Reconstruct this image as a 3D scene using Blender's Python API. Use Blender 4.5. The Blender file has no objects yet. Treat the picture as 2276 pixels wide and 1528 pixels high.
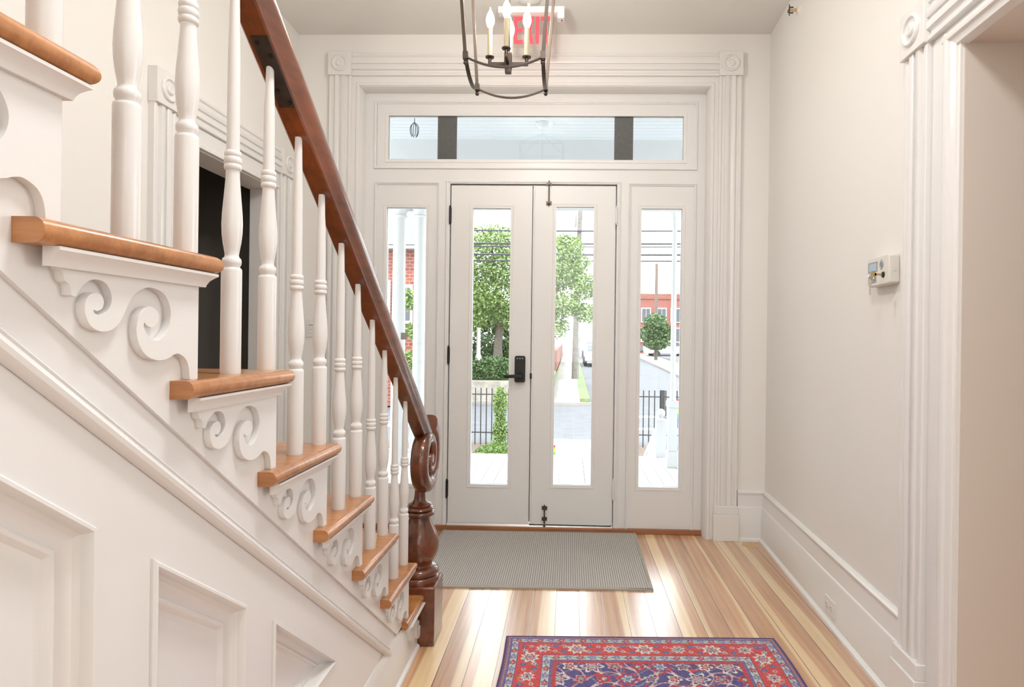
import bpy, bmesh, math, random
import numpy as np
from mathutils import Vector, Matrix
from mathutils.geometry import tessellate_polygon
random.seed(7)
SC = bpy.context.scene
COL = SC.collection

# ------------------------------------------------------------------ camera
FPX, CX, CY, CAMZ = 1344.0, 1229.16, 750.46, 1.254
yaw, pitch, roll = 0.02679, 0.0, -0.01263
def cam_axes():
    Rz = Matrix.Rotation(yaw, 3, 'Z'); Rx = Matrix.Rotation(pitch, 3, 'X')
    Ry = Matrix.Rotation(roll, 3, 'Y')
    return Rz @ Rx @ Ry
A = cam_axes()
cd = bpy.data.cameras.new('camera'); cam = bpy.data.objects.new('camera', cd); COL.objects.link(cam)
cd.sensor_width = 36; cd.sensor_fit = 'HORIZONTAL'; cd.lens = FPX / 2276 * 36
cd.shift_x = (1138 - CX) / 2276; cd.shift_y = (CY - 764) / 2276
cd.clip_start = .02; cd.clip_end = 500
m = Matrix.Identity(4)
for i in range(3):
    m[i][0] = A[i][0]; m[i][1] = A[i][2]; m[i][2] = -A[i][1]
m[2][3] = CAMZ
cam.matrix_world = m
SC.camera = cam

# ------------------------------------------------------------------ view, world, lights
SC.view_settings.view_transform = 'Standard'; SC.view_settings.look = 'None'
SC.view_settings.exposure = 0.0; SC.view_settings.gamma = 1.0
SC.view_settings.use_curve_mapping = False
SC.cycles.use_denoising = True
W = bpy.data.worlds.new('sky'); SC.world = W; W.use_nodes = True
bg = W.node_tree.nodes['Background']; bg.inputs[0].default_value = (.91, .955, 1, 1); bg.inputs[1].default_value = 6.2
def lamp(name, kind, loc, energy, color, rot=(0, 0, 0), **kw):
    l = bpy.data.lights.new(name, kind); l.energy = energy; l.color = color
    for k, v in kw.items(): setattr(l, k, v)
    o = bpy.data.objects.new(name, l); COL.objects.link(o); o.location = loc; o.rotation_euler = rot
    return o
lamp('sun', 'SUN', (0, 0, 20), 3.2, (1, .95, .86), (math.radians(38), 0, math.radians(-22)), angle=.03)
# unseen fill lamps added in the hall, the lantern, the side room's windows
lamp('added_hall_fill', 'POINT', (.78, -1.7, 2.3), 12, (1, .985, .97), shadow_soft_size=.18)  # added fill behind the camera, no fixture known there
lamp('added_stair_fill', 'POINT', (-.53, -1.3, 2.8), 13, (1, .985, .97), shadow_soft_size=.18)  # added fill that brightens the left wall and stairs
lamp('added_overhead_fill', 'AREA', (.15, .9, 3.15), 30, (.97, .985, 1), (0, 0, 0), shape='DISK', size=.45)  # added overhead fill above the view; the hall's real lamp is the lantern
lamp('lantern_glow', 'POINT', (-.262, 2.45, 2.72), 34, (1, .965, .91), shadow_soft_size=.05)
lamp('added_rear_fill', 'AREA', (.2, -3.3, 1.9), 24, (.97, .985, 1), (math.radians(90), 0, 0), shape='RECTANGLE', size=1.8, size_y=2.2)  # added soft fill from the rear, there is no window in that wall
lamp('side_room_window_light', 'AREA', (3.9, 2.7, 1.7), 75, (.97, .98, 1), (0, math.radians(90), 0), shape='RECTANGLE', size=1.8, size_y=1.8)

# ------------------------------------------------------------------ builder
class MB:
    def __init__(s, tf=None): s.v = []; s.f = []; s.tf = tf
    def add(s, vs, fs):
        o = len(s.v); s.v += [tuple(p) for p in vs]; s.f += [tuple(i + o for i in f) for f in fs]; return s
    def box(s, x0, x1, y0, y1, z0, z1):
        if x0 > x1: x0, x1 = x1, x0
        if y0 > y1: y0, y1 = y1, y0
        if z0 > z1: z0, z1 = z1, z0
        v = [(x, y, z) for z in (z0, z1) for y in (y0, y1) for x in (x0, x1)]
        return s.add(v, [(0, 2, 3, 1), (4, 5, 7, 6), (0, 1, 5, 4), (2, 6, 7, 3), (0, 4, 6, 2), (1, 3, 7, 5)])
    def prism(s, poly, a, b, fn):
        """poly 2D extruded from a to b ; fn(u,v,w)->xyz"""
        n = len(poly)
        vs = [fn(u, v, a) for u, v in poly] + [fn(u, v, b) for u, v in poly]
        tris = tessellate_polygon([[Vector((u, v, 0)) for u, v in poly]])
        fs = [tuple(t) for t in tris] + [tuple(i + n for i in reversed(t)) for t in tris]
        fs += [(i, (i + 1) % n, (i + 1) % n + n, i + n) for i in range(n)]
        return s.add(vs, fs)
    def lathe(s, prof, c=(0, 0, 0), n=20, axis='Z'):
        """prof: list of (r,h)"""
        vs = []; fs = []
        for r, h in prof:
            for k in range(n):
                a = 2 * math.pi * k / n; p = (r * math.cos(a), r * math.sin(a), h)
                if axis == 'X': p = (p[2], p[0], p[1])
                elif axis == 'Y': p = (p[0], p[2], p[1])
                vs.append((c[0] + p[0], c[1] + p[1], c[2] + p[2]))
        for i in range(len(prof) - 1):
            for k in range(n):
                fs.append((i * n + k, i * n + (k + 1) % n, (i + 1) * n + (k + 1) % n, (i + 1) * n + k))
        fs.append(tuple(range(n - 1, -1, -1))); fs.append(tuple((len(prof) - 1) * n + k for k in range(n)))
        return s.add(vs, fs)
    def sweep(s, path, frames, prof, closed=False, cap=True, scale=None):
        """prof (a,b) placed on path point p as p + a*A + b*B"""
        n = len(prof); vs = []; fs = []
        for i, p in enumerate(path):
            Aa, B = frames[i]; k = scale[i] if scale else 1
            for a, b in prof: vs.append(tuple(Vector(p) + Vector(Aa) * (a * k) + Vector(B) * (b * k)))
        m = len(path)
        for i in range(m if closed else m - 1):
            j = (i + 1) % m
            for k in range(n): fs.append((i * n + k, i * n + (k + 1) % n, j * n + (k + 1) % n, j * n + k))
        if cap and not closed:
            fs.append(tuple(range(n - 1, -1, -1))); fs.append(tuple((m - 1) * n + k for k in range(n)))
        return s.add(vs, fs)
    def tube(s, path, r, n=8, radii=None):
        path = [Vector(p) for p in path]; fr = []
        up = None
        for i in range(len(path)):
            t = (path[min(i + 1, len(path) - 1)] - path[max(i - 1, 0)]).normalized()
            if up is None: up = Vector((0, 0, 1)) if abs(t.z) < .9 else Vector((1, 0, 0))
            a = t.cross(up).normalized(); b = t.cross(a).normalized(); up = -b if False else a.cross(t)
            fr.append((a, b))
        prof = [(r * math.cos(2 * math.pi * k / n), r * math.sin(2 * math.pi * k / n)) for k in range(n)]
        return s.sweep(path, fr, prof, scale=[q / r for q in radii] if radii else None)
    def ball(s, c, r, n=12, sz=1):
        k = max(4, n // 2)
        return s.lathe([(max(r * math.sin(math.pi * i / k), 1e-4), -r * sz * math.cos(math.pi * i / k)) for i in range(k + 1)], c, n)
    def build(s, name, mat, parent=None, bevel=0, smooth=True, ang=35):
        me = bpy.data.meshes.new(name)
        vs = [s.tf(*p) for p in s.v] if s.tf else s.v
        me.from_pydata([tuple(p) for p in vs], [], s.f)
        bm = bmesh.new(); bm.from_mesh(me)
        bmesh.ops.recalc_face_normals(bm, faces=bm.faces)
        if smooth:
            for f in bm.faces: f.smooth = True
            for e in bm.edges:
                if len(e.link_faces) != 2 or e.calc_face_angle(0) > math.radians(ang): e.smooth = False
        bm.to_mesh(me); bm.free()
        me.materials.append(mat)
        o = bpy.data.objects.new(name, me); COL.objects.link(o)
        if parent: o.parent = parent; o.matrix_parent_inverse = Matrix.Translation(-Vector(parent_world(parent)))
        if bevel:
            b = o.modifiers.new('bevel', 'BEVEL'); b.width = bevel; b.segments = 2; b.limit_method = 'ANGLE'; b.angle_limit = math.radians(40)
            b.harden_normals = False
        return o
def parent_world(p):
    return Vector((0, 0, 0)) if p.type == 'MESH' else Vector(p.location)
def empty(name, loc):
    o = bpy.data.objects.new(name, None); COL.objects.link(o); o.location = loc; o.empty_display_size = .1
    return o
def tag(o, label=None, cat=None, group=None, kind=None):
    if label: o['label'] = label
    if cat: o['category'] = cat
    if group: o['group'] = group
    if kind: o['kind'] = kind
    return o
def st(o, label, cat): return tag(o, label, cat, kind='structure')
def smooth_pts(pts, n=4, closed=False):
    """Catmull-Rom densify"""
    out = []; N = len(pts)
    for i in range(N if closed else N - 1):
        g = lambda k: Vector(pts[k % N] if closed else pts[min(max(k, 0), N - 1)])
        p0, p1, p2, p3 = g(i - 1), g(i), g(i + 1), g(i + 2)
        for j in range(n):
            t = j / n
            out.append(tuple(.5 * ((2 * p1) + (-p0 + p2) * t + (2 * p0 - 5 * p1 + 4 * p2 - p3) * t * t + (-p0 + 3 * p1 - 3 * p2 + p3) * t ** 3)))
    if not closed: out.append(tuple(pts[-1]))
    return out

# ------------------------------------------------------------------ materials
MATS = {}
def nm(name):
    mt = bpy.data.materials.new(name); mt.use_nodes = True
    nt = mt.node_tree; b = nt.nodes['Principled BSDF']; MATS[name] = mt
    return mt, nt, b
def N(nt, t, **kw):
    n = nt.nodes.new(t)
    for k, v in kw.items():
        if k in n.inputs: n.inputs[k].default_value = v
        else: setattr(n, k, v)
    return n
def L(nt, a, b): nt.links.new(a, b)
def ramp(nt, fac, stops):
    r = nt.nodes.new('ShaderNodeValToRGB'); e = r.color_ramp.elements
    while len(e) < len(stops): e.new(.5)
    for i, (p, c) in enumerate(stops): e[i].position = p; e[i].color = (*c, 1) if len(c) == 3 else c
    L(nt, fac, r.inputs[0]); return r
def simple(name, col, rough=.5, metal=0, bump=0, bscale=40, var=0, coat=0, spec=None):
    mt, nt, b = nm(name)
    b.inputs['Base Color'].default_value = (*col, 1); b.inputs['Roughness'].default_value = rough; b.inputs['Metallic'].default_value = metal
    if coat: b.inputs['Coat Weight'].default_value = coat; b.inputs['Coat Roughness'].default_value = .12
    if spec is not None: b.inputs['Specular IOR Level'].default_value = spec
    if bump or var:
        tc = N(nt, 'ShaderNodeTexCoord'); no = N(nt, 'ShaderNodeTexNoise', Scale=bscale, Detail=4.0)
        L(nt, tc.outputs['Object'], no.inputs['Vector'])
        if bump:
            bp = N(nt, 'ShaderNodeBump', Strength=bump, Distance=.004); L(nt, no.outputs[0], bp.inputs['Height']); L(nt, bp.outputs[0], b.inputs['Normal'])
        if var:
            c0 = tuple(max(0, c * (1 - var)) for c in col); c1 = tuple(min(1, c * (1 + var)) for c in col)
            r = ramp(nt, no.outputs[0], [(.3, c0), (.7, c1)]); L(nt, r.outputs[0], b.inputs['Base Color'])
    return mt
def emit(name, col, s):
    mt, nt, b = nm(name); b.inputs['Base Color'].default_value = (*col, 1)
    b.inputs['Emission Color'].default_value = (*col, 1); b.inputs['Emission Strength'].default_value = s; return mt
M_TRIM = simple('white_trim_paint', (.80, .787, .765), .26, bump=.06, bscale=60)
M_DOOR = simple('white_door_paint', (.775, .768, .752), .38, bump=.05, bscale=50)
M_STAIR = simple('white_stair_paint', (.79, .77, .745), .27, bump=.08, bscale=45)
M_WALL = simple('wall_paint', (.84, .825, .79), .55, bump=.02, bscale=90)
M_CEIL = simple('ceiling_paint', (.82, .80, .765), .7)
M_JAMB_SHADE = simple('shaded_white_jamb', (.68, .61, .545), .5)  # white jamb paint with its warm shade put into the base colour
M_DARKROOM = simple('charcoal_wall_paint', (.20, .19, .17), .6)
M_IRON = simple('black_iron', (.018, .019, .02), .38, metal=.3)
M_BRONZE = simple('bronze_metal', (.11, .085, .068), .38, metal=.75)
M_BOLT = simple('aged_brass', (.10, .075, .055), .4, metal=.7)
M_STEEL = simple('satin_steel', (.55, .55, .55), .3, metal=1)
M_PLATE = simple('dark_plate', (.055, .05, .047), .45, metal=.5, var=.3, bscale=30)
M_CANDLE = simple('cream_candle_sleeve', (.62, .54, .36), .5)
M_PLASTIC = simple('white_plastic', (.80, .79, .76), .35)
M_PLASTIC2 = simple('ivory_plastic', (.74, .72, .66), .4)
M_SLOT = simple('dark_slot', (.02, .02, .02), .6)
M_GREY = simple('grey_key', (.34, .36, .38), .5)
M_SCREEN = simple('lcd_screen', (.42, .58, .68), .2)
M_BRASS = simple('brass', (.62, .45, .25), .3, metal=.8)
M_NICKEL = simple('nickel', (.62, .58, .5), .3, metal=.8)
M_DARKGREY = simple('grey_bar', (.10, .096, .09), .6, var=.2, bscale=60)
M_BULB = emit('lit_bulb', (1, .82, .55), 16)
M_RED = emit('exit_red', (1, .05, .07), .85)
M_REDDOT = simple('red_button', (.4, .05, .03), .4)

def wood(name, dark, light, scale=(30, 1.6, 30), rough=.3, coat=.35, fine=.35):
    mt, nt, b = nm(name); tc = N(nt, 'ShaderNodeTexCoord'); mp = N(nt, 'ShaderNodeMapping'); mp.inputs['Scale'].default_value = scale
    L(nt, tc.outputs['Object'], mp.inputs[0])
    n1 = N(nt, 'ShaderNodeTexNoise', Scale=1.0, Detail=6.0, Roughness=.65); L(nt, mp.outputs[0], n1.inputs['Vector'])
    n2 = N(nt, 'ShaderNodeTexNoise', Scale=3.5, Detail=5.0); L(nt, tc.outputs['Object'], n2.inputs['Vector'])
    mx = N(nt, 'ShaderNodeMix'); mx.data_type = 'FLOAT'; mx.inputs[0].default_value = 1 - fine
    L(nt, n1.outputs[0], mx.inputs[2]); L(nt, n2.outputs[0], mx.inputs[3])
    r = ramp(nt, mx.outputs[0], [(.33, dark), (.66, light)]); L(nt, r.outputs[0], b.inputs['Base Color'])
    b.inputs['Roughness'].default_value = rough; b.inputs['Coat Weight'].default_value = coat; b.inputs['Coat Roughness'].default_value = .1
    return mt
M_TREAD = wood('pine_tread', (.30, .105, .028), (.60, .27, .095), (8, 60, 60), .3, .45, .55)
M_TREADEND = wood('pine_end', (.28, .09, .022), (.56, .235, .075), (60, 6, 60), .3, .45, .55)
M_MAHOG = wood('mahogany', (.034, .009, .004), (.26, .066, .019), (40, 4, 40), .28, .7, .4)
M_SILL = wood('sill_wood', (.24, .09, .035), (.42, .17, .07), (6, 60, 60), .4, .2, .5)

def floor_mat():
    mt, nt, b = nm('pine_floor'); tc = N(nt, 'ShaderNodeTexCoord'); sp = N(nt, 'ShaderNodeSeparateXYZ'); L(nt, tc.outputs['Object'], sp.inputs[0])
    def mth(op, a, bb=None):
        n = N(nt, 'ShaderNodeMath'); n.operation = op
        for i, q in enumerate((a, bb)):
            if q is None: continue
            if isinstance(q, (int, float)): n.inputs[i].default_value = q
            else: L(nt, q, n.inputs[i])
        return n.outputs[0]
    # slow wobble so the seams are not ruler straight
    wob = N(nt, 'ShaderNodeTexNoise', Scale=.7, Detail=1.0); L(nt, tc.outputs['Object'], wob.inputs['Vector'])
    xs = mth('ADD', mth('DIVIDE', mth('ADD', sp.outputs[0], mth('MULTIPLY', wob.outputs[0], .012)), .108), 20.37)
    idx = mth('FLOOR', xs); fr = mth('FRACT', xs)
    wn = N(nt, 'ShaderNodeTexWhiteNoise'); wn.noise_dimensions = '1D'; L(nt, idx, wn.inputs['W'])
    sc = N(nt, 'ShaderNodeSeparateColor'); L(nt, wn.outputs['Color'], sc.inputs[0])
    cmb = N(nt, 'ShaderNodeCombineXYZ'); L(nt, mth('MULTIPLY', sp.outputs[0], 46), cmb.inputs[0]); L(nt, mth('MULTIPLY', sp.outputs[1], 1.4), cmb.inputs[1]); L(nt, mth('MULTIPLY', idx, 3.71), cmb.inputs[2])
    gr = N(nt, 'ShaderNodeTexNoise', Scale=1.0, Detail=6.0, Roughness=.6); L(nt, cmb.outputs[0], gr.inputs['Vector'])
    cm2 = N(nt, 'ShaderNodeCombineXYZ'); L(nt, mth('MULTIPLY', sp.outputs[1], .9), cm2.inputs[0]); L(nt, mth('MULTIPLY', idx, 7.3), cm2.inputs[1])
    edge = N(nt, 'ShaderNodeTexNoise', Scale=1.0, Detail=2.0); L(nt, cm2.outputs[0], edge.inputs['Vector'])
    # sapwood band: pale one side of the board, brown the other
    side = mth('GREATER_THAN', sc.outputs[1], .5)
    frs = mth('ABSOLUTE', mth('SUBTRACT', fr, side))
    lim = mth('ADD', mth('MULTIPLY', sc.outputs[0], .75), mth('MULTIPLY', mth('SUBTRACT', edge.outputs[0], .5), .35))
    sap = N(nt, 'ShaderNodeMapRange'); sap.interpolation_type = 'SMOOTHSTEP'; L(nt, mth('SUBTRACT', frs, lim), sap.inputs[0]); sap.inputs[1].default_value = -.05; sap.inputs[2].default_value = .06
    heart = ramp(nt, gr.outputs[0], [(.3, (.43, .205, .095)), (.7, (.67, .395, .21))])
    pale = ramp(nt, gr.outputs[0], [(.3, (.69, .47, .235)), (.7, (.84, .64, .38))])
    mx = N(nt, 'ShaderNodeMix'); mx.data_type = 'RGBA'; L(nt, sap.outputs[0], mx.inputs[0]); L(nt, pale.outputs[0], mx.inputs[6]); L(nt, heart.outputs[0], mx.inputs[7])
    hs = N(nt, 'ShaderNodeHueSaturation'); L(nt, mx.outputs[2], hs.inputs['Color']); L(nt, mth('ADD', mth('MULTIPLY', sc.outputs[2], .35), .82), hs.inputs['Value'])
    d = mth('MINIMUM', fr, mth('SUBTRACT', 1.0, fr))
    seam = mth('LESS_THAN', d, .013)
    sm = N(nt, 'ShaderNodeMix'); sm.data_type = 'RGBA'; L(nt, seam, sm.inputs[0]); L(nt, hs.outputs[0], sm.inputs[6]); sm.inputs[7].default_value = (.06, .025, .012, 1)
    L(nt, sm.outputs[2], b.inputs['Base Color'])
    bp = N(nt, 'ShaderNodeBump', Strength=.5, Distance=.002); L(nt, mth('MINIMUM', mth('MULTIPLY', d, 25), 1.0), bp.inputs['Height'])
    b2 = N(nt, 'ShaderNodeBump', Strength=.12, Distance=.002); L(nt, gr.outputs[0], b2.inputs['Height']); L(nt, bp.outputs[0], b2.inputs['Normal'])
    L(nt, b2.outputs[0], b.inputs['Normal'])
    b.inputs['Roughness'].default_value = .33; b.inputs['Coat Weight'].default_value = 1; b.inputs['Coat Roughness'].default_value = .27; b.inputs['Coat IOR'].default_value = 2.0
    return mt
M_FLOOR = floor_mat()

def glass_mat(name='window_glass', tint=(.97, .985, .98)):
    mt = bpy.data.materials.new(name); mt.use_nodes = True; nt = mt.node_tree
    for n in list(nt.nodes):
        if n.type != 'OUTPUT_MATERIAL': nt.nodes.remove(n)
    out = [n for n in nt.nodes][0]
    tr = N(nt, 'ShaderNodeBsdfTransparent'); tr.inputs[0].default_value = (*tint, 1)
    gl = N(nt, 'ShaderNodeBsdfGlossy'); gl.inputs['Roughness'].default_value = .01; gl.inputs[0].default_value = (1, 1, 1, 1)
    fr = N(nt, 'ShaderNodeFresnel', IOR=1.45); mx = N(nt, 'ShaderNodeMixShader')
    L(nt, fr.outputs[0], mx.inputs[0]); L(nt, tr.outputs[0], mx.inputs[1]); L(nt, gl.outputs[0], mx.inputs[2]); L(nt, mx.outputs[0], out.inputs[0])
    return mt
M_GLASS = glass_mat()
M_ACRYL = glass_mat('clear_acrylic', (.97, .93, .92))

# ------------------------------------------------------------------ room constants
D = 3.83; XL = -1.753; XR = 1.239; AN = .03866; HC = 3.175; YB = -3.6
FR = 3.905                     # plane of the entry frame
def RW(o, y, z):               # right wall frame: o = offset from the wall into the hall
    return (XR - o + (y - D) * AN, y, z)
def BK(x, o, z):               # back wall frame: o = offset into the hall
    return (x, D - o, z)
def LW(o, y, z): return (XL + o, y, z)

# ------------------------------------------------------------------ shell
o = MB().box(-4.2, 4.2, YB, 4.02, -.06, 0).build('floor', M_FLOOR, smooth=False); st(o, 'glossy pine plank floor of the entry hall', 'floor')
o = MB().box(-4.3, 4.3, YB - .2, 4.1, HC, HC + .1).build('ceiling', M_CEIL, smooth=False); st(o, 'plain off-white ceiling over the entry hall', 'ceiling')
mb = MB()
mb.box(-4.3, -1.425, D, D + .22, 0, HC).box(.94, 4.3, D, D + .22, 0, HC).box(-1.425, .94, D, D + .22, 2.89, HC)
st(mb.build('wall_back', M_WALL, smooth=False), 'off-white back wall around the front entry doors', 'wall')
# right wall with the wide doorway
RY0, RY1, RTOP = .72, 1.845, 2.16
mb = MB(RW)
mb.box(0, -.46, RY1, D + .05, 0, HC).box(0, -.46, YB, RY0, 0, HC).box(0, -.46, RY0, RY1, RTOP, HC)
st(mb.build('wall_right', M_WALL, smooth=False), 'off-white right wall with a cased doorway', 'wall')
# left wall with doorway behind the stairs
LY0, LY1, LTOP = 2.60, 3.555, 2.112
mb = MB(LW)
mb.box(0, -.16, LY1, D + .1, 0, HC).box(0, -.16, YB, LY0, 0, HC).box(0, -.16, LY0, LY1, LTOP, HC)
st(mb.build('wall_left', M_WALL, smooth=False), 'off-white left wall behind the staircase', 'wall')
st(MB().box(-4.3, 4.3, YB - .2, YB, 0, HC).build('wall_rear', M_WALL, smooth=False), 'off-white rear wall of the hall', 'wall')
# side rooms
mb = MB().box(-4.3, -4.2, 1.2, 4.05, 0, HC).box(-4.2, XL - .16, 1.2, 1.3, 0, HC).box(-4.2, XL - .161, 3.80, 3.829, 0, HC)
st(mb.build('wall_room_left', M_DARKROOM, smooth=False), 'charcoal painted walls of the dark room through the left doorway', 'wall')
mb = MB().box(4.2, 4.3, YB, 4.05, 0, HC)
st(mb.build('wall_room_right', M_WALL, smooth=False), 'far wall of the side room on the right', 'wall')

# ------------------------------------------------------------------ trim profiles
CW = .14
CAS = [(0, 0), (0, .026), (.003, .029), (.014, .029), (.017, .026), (.020, .0215), (.024, .0205), (.034, .0215), (.036, .026), (.039, .033), (.061, .033), (.064, .031), (.065, .0245),
       (.075, .0245), (.076, .031), (.079, .033), (.101, .033), (.104, .026), (.106, .0215), (.116, .0205), (.120, .0215), (.123, .026), (.126, .029), (.137, .029), (.14, .026), (.14, 0)]
def casing_v(mb, a0, z0, z1, w=CW):         # local frame (a along wall, offset, z) via fn order (a,o,z)
    k = w / CW
    mb.prism([(u * k, h) for u, h in CAS], z0, z1, lambda u, h, t: (a0 + u, h, t))
def casing_h(mb, zb, a0, a1, w=CW):
    k = w / CW
    mb.prism([(u * k, h) for u, h in CAS], a0, a1, lambda u, h, t: (t, h, zb + u))
def ring_block(mb, ac, zc, s=.148, t=.042):
    mb.box(ac - s / 2, ac + s / 2, 0, t, zc - s / 2, zc + s / 2)
    prof = [(.052, t), (.052, t + .003), (.047, t + .010), (.042, t + .010), (.037, t + .002), (.030, t + .0005), (.022, t + .002), (.020, t + .009), (.015, t + .012), (.008, t + .011), (.0005, t + .010)]
    n = 28; vs = []; fs = []
    for r, h in prof:
        for k in range(n):
            a = 2 * math.pi * k / n; vs.append((ac + r * math.cos(a), h, zc + r * math.sin(a)))
    for i in range(len(prof) - 1):
        for k in range(n): fs.append((i * n + k, i * n + (k + 1) % n, (i + 1) * n + (k + 1) % n, (i + 1) * n + k))
    fs.append(tuple((len(prof) - 1) * n + k for k in range(n))); mb.add(vs, fs)
def plinth(mb, a0, a1, zt=.215, t=.05):
    mb.box(a0, a1, 0, t, 0, zt * .76); mb.box(a0 + .004, a1 - .004, 0, t - .008, zt * .76, zt)

# ---- front entry surround (trim_1): casing, head, rosettes, plinths, stepped inner moulding
tr1 = empty('trim_1', (-.245, D, 0)); st(tr1, 'fluted white casing with rosette corner blocks around the front entry', 'door casing')
BKa = lambda a, o, z: (a, D - o, z)
XA, XB = -1.545, 1.058        # outer casing faces
mb = MB(BKa); casing_v(mb, XA, .21, 2.905); mb.build('side_casing', M_TRIM, tr1)
mb = MB(BKa); casing_v(mb, XB - CW, .21, 2.905); mb.build('side_casing', M_TRIM, tr1)
mb = MB(BKa); casing_h(mb, 2.902, XA + .14, XB - .14); mb.build('head_casing', M_TRIM, tr1)
for ac in (XA + .07, XB - .07):
    mb = MB(BKa); ring_block(mb, ac, 2.975); mb.build('rosette_block', M_TRIM, tr1, bevel=.002)
for a0 in (XA - .008, XB - .148):
    mb = MB(BKa); plinth(mb, a0, a0 + .158); mb.build('plinth_block', M_TRIM, tr1, bevel=.0025)
# stepped inner board and bead framing the recess
mb = MB(BKa)
x0, x1 = XA + .138, XB - .138
mb.box(x0, -1.352, -.09, .012, 0, 2.902).box(.868, x1, -.09, .012, 0, 2.902).box(-1.352, .868, -.09, .012, 2.838, 2.902)
mb.build('inner_board', M_TRIM, tr1)
bead = [(0, 0), (0, .012), (.005, .019), (.012, .021), (.019, .019), (.025, .010), (.034, -.02), (.036, -.075), (0, -.075)]
mb = MB(BKa)
def mitred(mb, xa, xb, zt, zb, prof):
    """bead frame round three sides, offset inwards by u"""
    n = len(prof); vs = []; fs = []
    for (x, z, sx, sz) in ((xa, zb, 1, 0), (xa, zt, 1, -1), (xb, zt, -1, -1), (xb, zb, -1, 0)):
        for u, h in prof: vs.append((x + sx * u, h, z + sz * u))
    for i in range(3):
        for k in range(n): fs.append((i * n + k, i * n + (k + 1) % n, (i + 1) * n + (k + 1) % n, (i + 1) * n + k))
    mb.add(vs, fs)
mitred(mb, -1.378, .894, 2.864, .0, bead); mb.build('inner_bead', M_TRIM, tr1)

# ---- frame of transom, sidelights and doors (trim_2) on the plane FR
tr2 = empty('trim_2', (-.245, FR, 0)); st(tr2, 'white mullioned frame holding the transom, sidelights and front doors', 'door frame')
TX0, TX1, TZ0, TZ1 = -1.285, .808, 2.338, 2.779
SL = (-1.278, -.852); SR = (.372, .806); SZ = 2.253
DX0, DX1, DZ1 = -.780, .293, 2.238
def frame_box(name, *b):
    return MB().box(*b).build(name, M_DOOR, tr2)
YF0, YF1 = FR, FR + .10
frame_box('jamb_post', -1.345, SL[0], YF0, YF1, .03, 2.845); frame_box('jamb_post', SR[1], .86, YF0, YF1, .03, 2.845)
frame_box('mullion_post', SL[1], DX0 - .004, YF0, YF1, .03, SZ); frame_box('mullion_post', DX1 + .004, SR[0], YF0, YF1, .03, SZ)
frame_box('transom_bar', SL[0], SR[1], YF0, YF1, SZ, TZ0); frame_box('head_rail', SL[0], SR[1], YF0, YF1, TZ1, 2.845)
mb = MB().box(DX0 - .004, DX1 + .004, YF0 + .052, YF1 + .02, DZ1 - .012, SZ).box(DX0 - .004, DX0 + .014, YF0 + .052, YF1, .03, DZ1).box(DX1 - .014, DX1 + .004, YF0 + .052, YF1, .03, DZ1)
mb.build('door_stop', M_DOOR, tr2)
def rect_bead(mb, xa, xb, za, zb, y, w=.016, t=.010, out=True):
    """small ogee bead running round a rectangle, outer edge on the rectangle, towards -Y"""
    prof = [(0, 0), (0, -t * .5), (w * .25, -t), (w * .5, -t * .85), (w * .7, -t * .3), (w, -t * .2), (w, .004)]
    n = len(prof); vs = []; fs = []
    for (x, z, sx, sz) in ((xa, za, 1, 1), (xa, zb, 1, -1), (xb, zb, -1, -1), (xb, za, -1, 1)):
        for u, h in prof: vs.append((x + sx * u, y + h, z + sz * u))
    for i in range(4):
        j = (i + 1) % 4
        for k in range(n): fs.append((i * n + k, i * n + (k + 1) % n, j * n + (k + 1) % n, j * n + k))
    mb.add(vs, fs)
mb = MB(); rect_bead(mb, DX0 - .030, DX1 + .030, -.02, SZ + .010, FR, w=.018, t=.008); mb.build('door_bead', M_DOOR, tr2)
# sill
mb = MB().box(-1.352, .868, FR - .02, FR + .12, 0, .03)
st(mb.build('trim_3', M_SILL, bevel=.004), 'worn brown wooden sill along the foot of the entry doors', 'sill')
o = MB().prism([(0, 0), (.045, 0), (.045, .010), (.012, .012)], DX0, DX1, lambda u, v, t: (t, FR - .008 + u, .03 + v)).build('trim_4', M_STEEL)
st(o, 'flat metal threshold strip beneath the front doors', 'threshold')

def glazed_panel(root, xa, xb, za, zb, gx0, gx1, gz0, gz1, y, t=.045, bead=True, name='sash'):
    """flat stile-and-rail panel with one glass light and putty bead"""
    mb = MB()
    mb.box(xa, gx0, y, y + t, za, zb).box(gx1, xb, y, y + t, za, zb).box(gx0, gx1, y, y + t, gz1, zb).box(gx0, gx1, y, y + t, za, gz0)
    fr = mb.build(name, M_DOOR, root)
    mb = MB()
    prof = [(-.022, .0005), (-.020, -.003), (-.014, -.003), (-.004, .004), (.0, .013), (.0, .022), (-.022, .022)]
    n = len(prof); vs = []; fs = []
    for (x, z, sx, sz) in ((gx0, gz0, 1, 1), (gx0, gz1, 1, -1), (gx1, gz1, -1, -1), (gx1, gz0, -1, 1)):
        for u, h in prof: vs.append((x + sx * u, y + h, z + sz * u))
    for i in range(4):
        j = (i + 1) % 4
        for k in range(n): fs.append((i * n + k, i * n + (k + 1) % n, j * n + (k + 1) % n, j * n + k))
    mb.add(vs, fs); mb.build('glazing_bead', M_DOOR, root)
    MB().box(gx0 - .006, gx1 + .006, y + .0145, y + .0185, gz0 - .006, gz1 + .006).build('glass_pane', M_GLASS, root)
    return fr
GZ0, GZ1 = .292, 2.092
w1 = empty('window_1', (-.24, FR, TZ0)); st(w1, 'wide transom window above the front doors', 'window')
glazed_panel(w1, TX0 + .018, TX1 - .018, TZ0 + .016, TZ1 - .016, -1.194, .719, 2.404, 2.688, FR + .004)
mb = MB(); rect_bead(mb, TX0, TX1, TZ0, TZ1, FR); mb.build('frame_bead', M_DOOR, w1)
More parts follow.
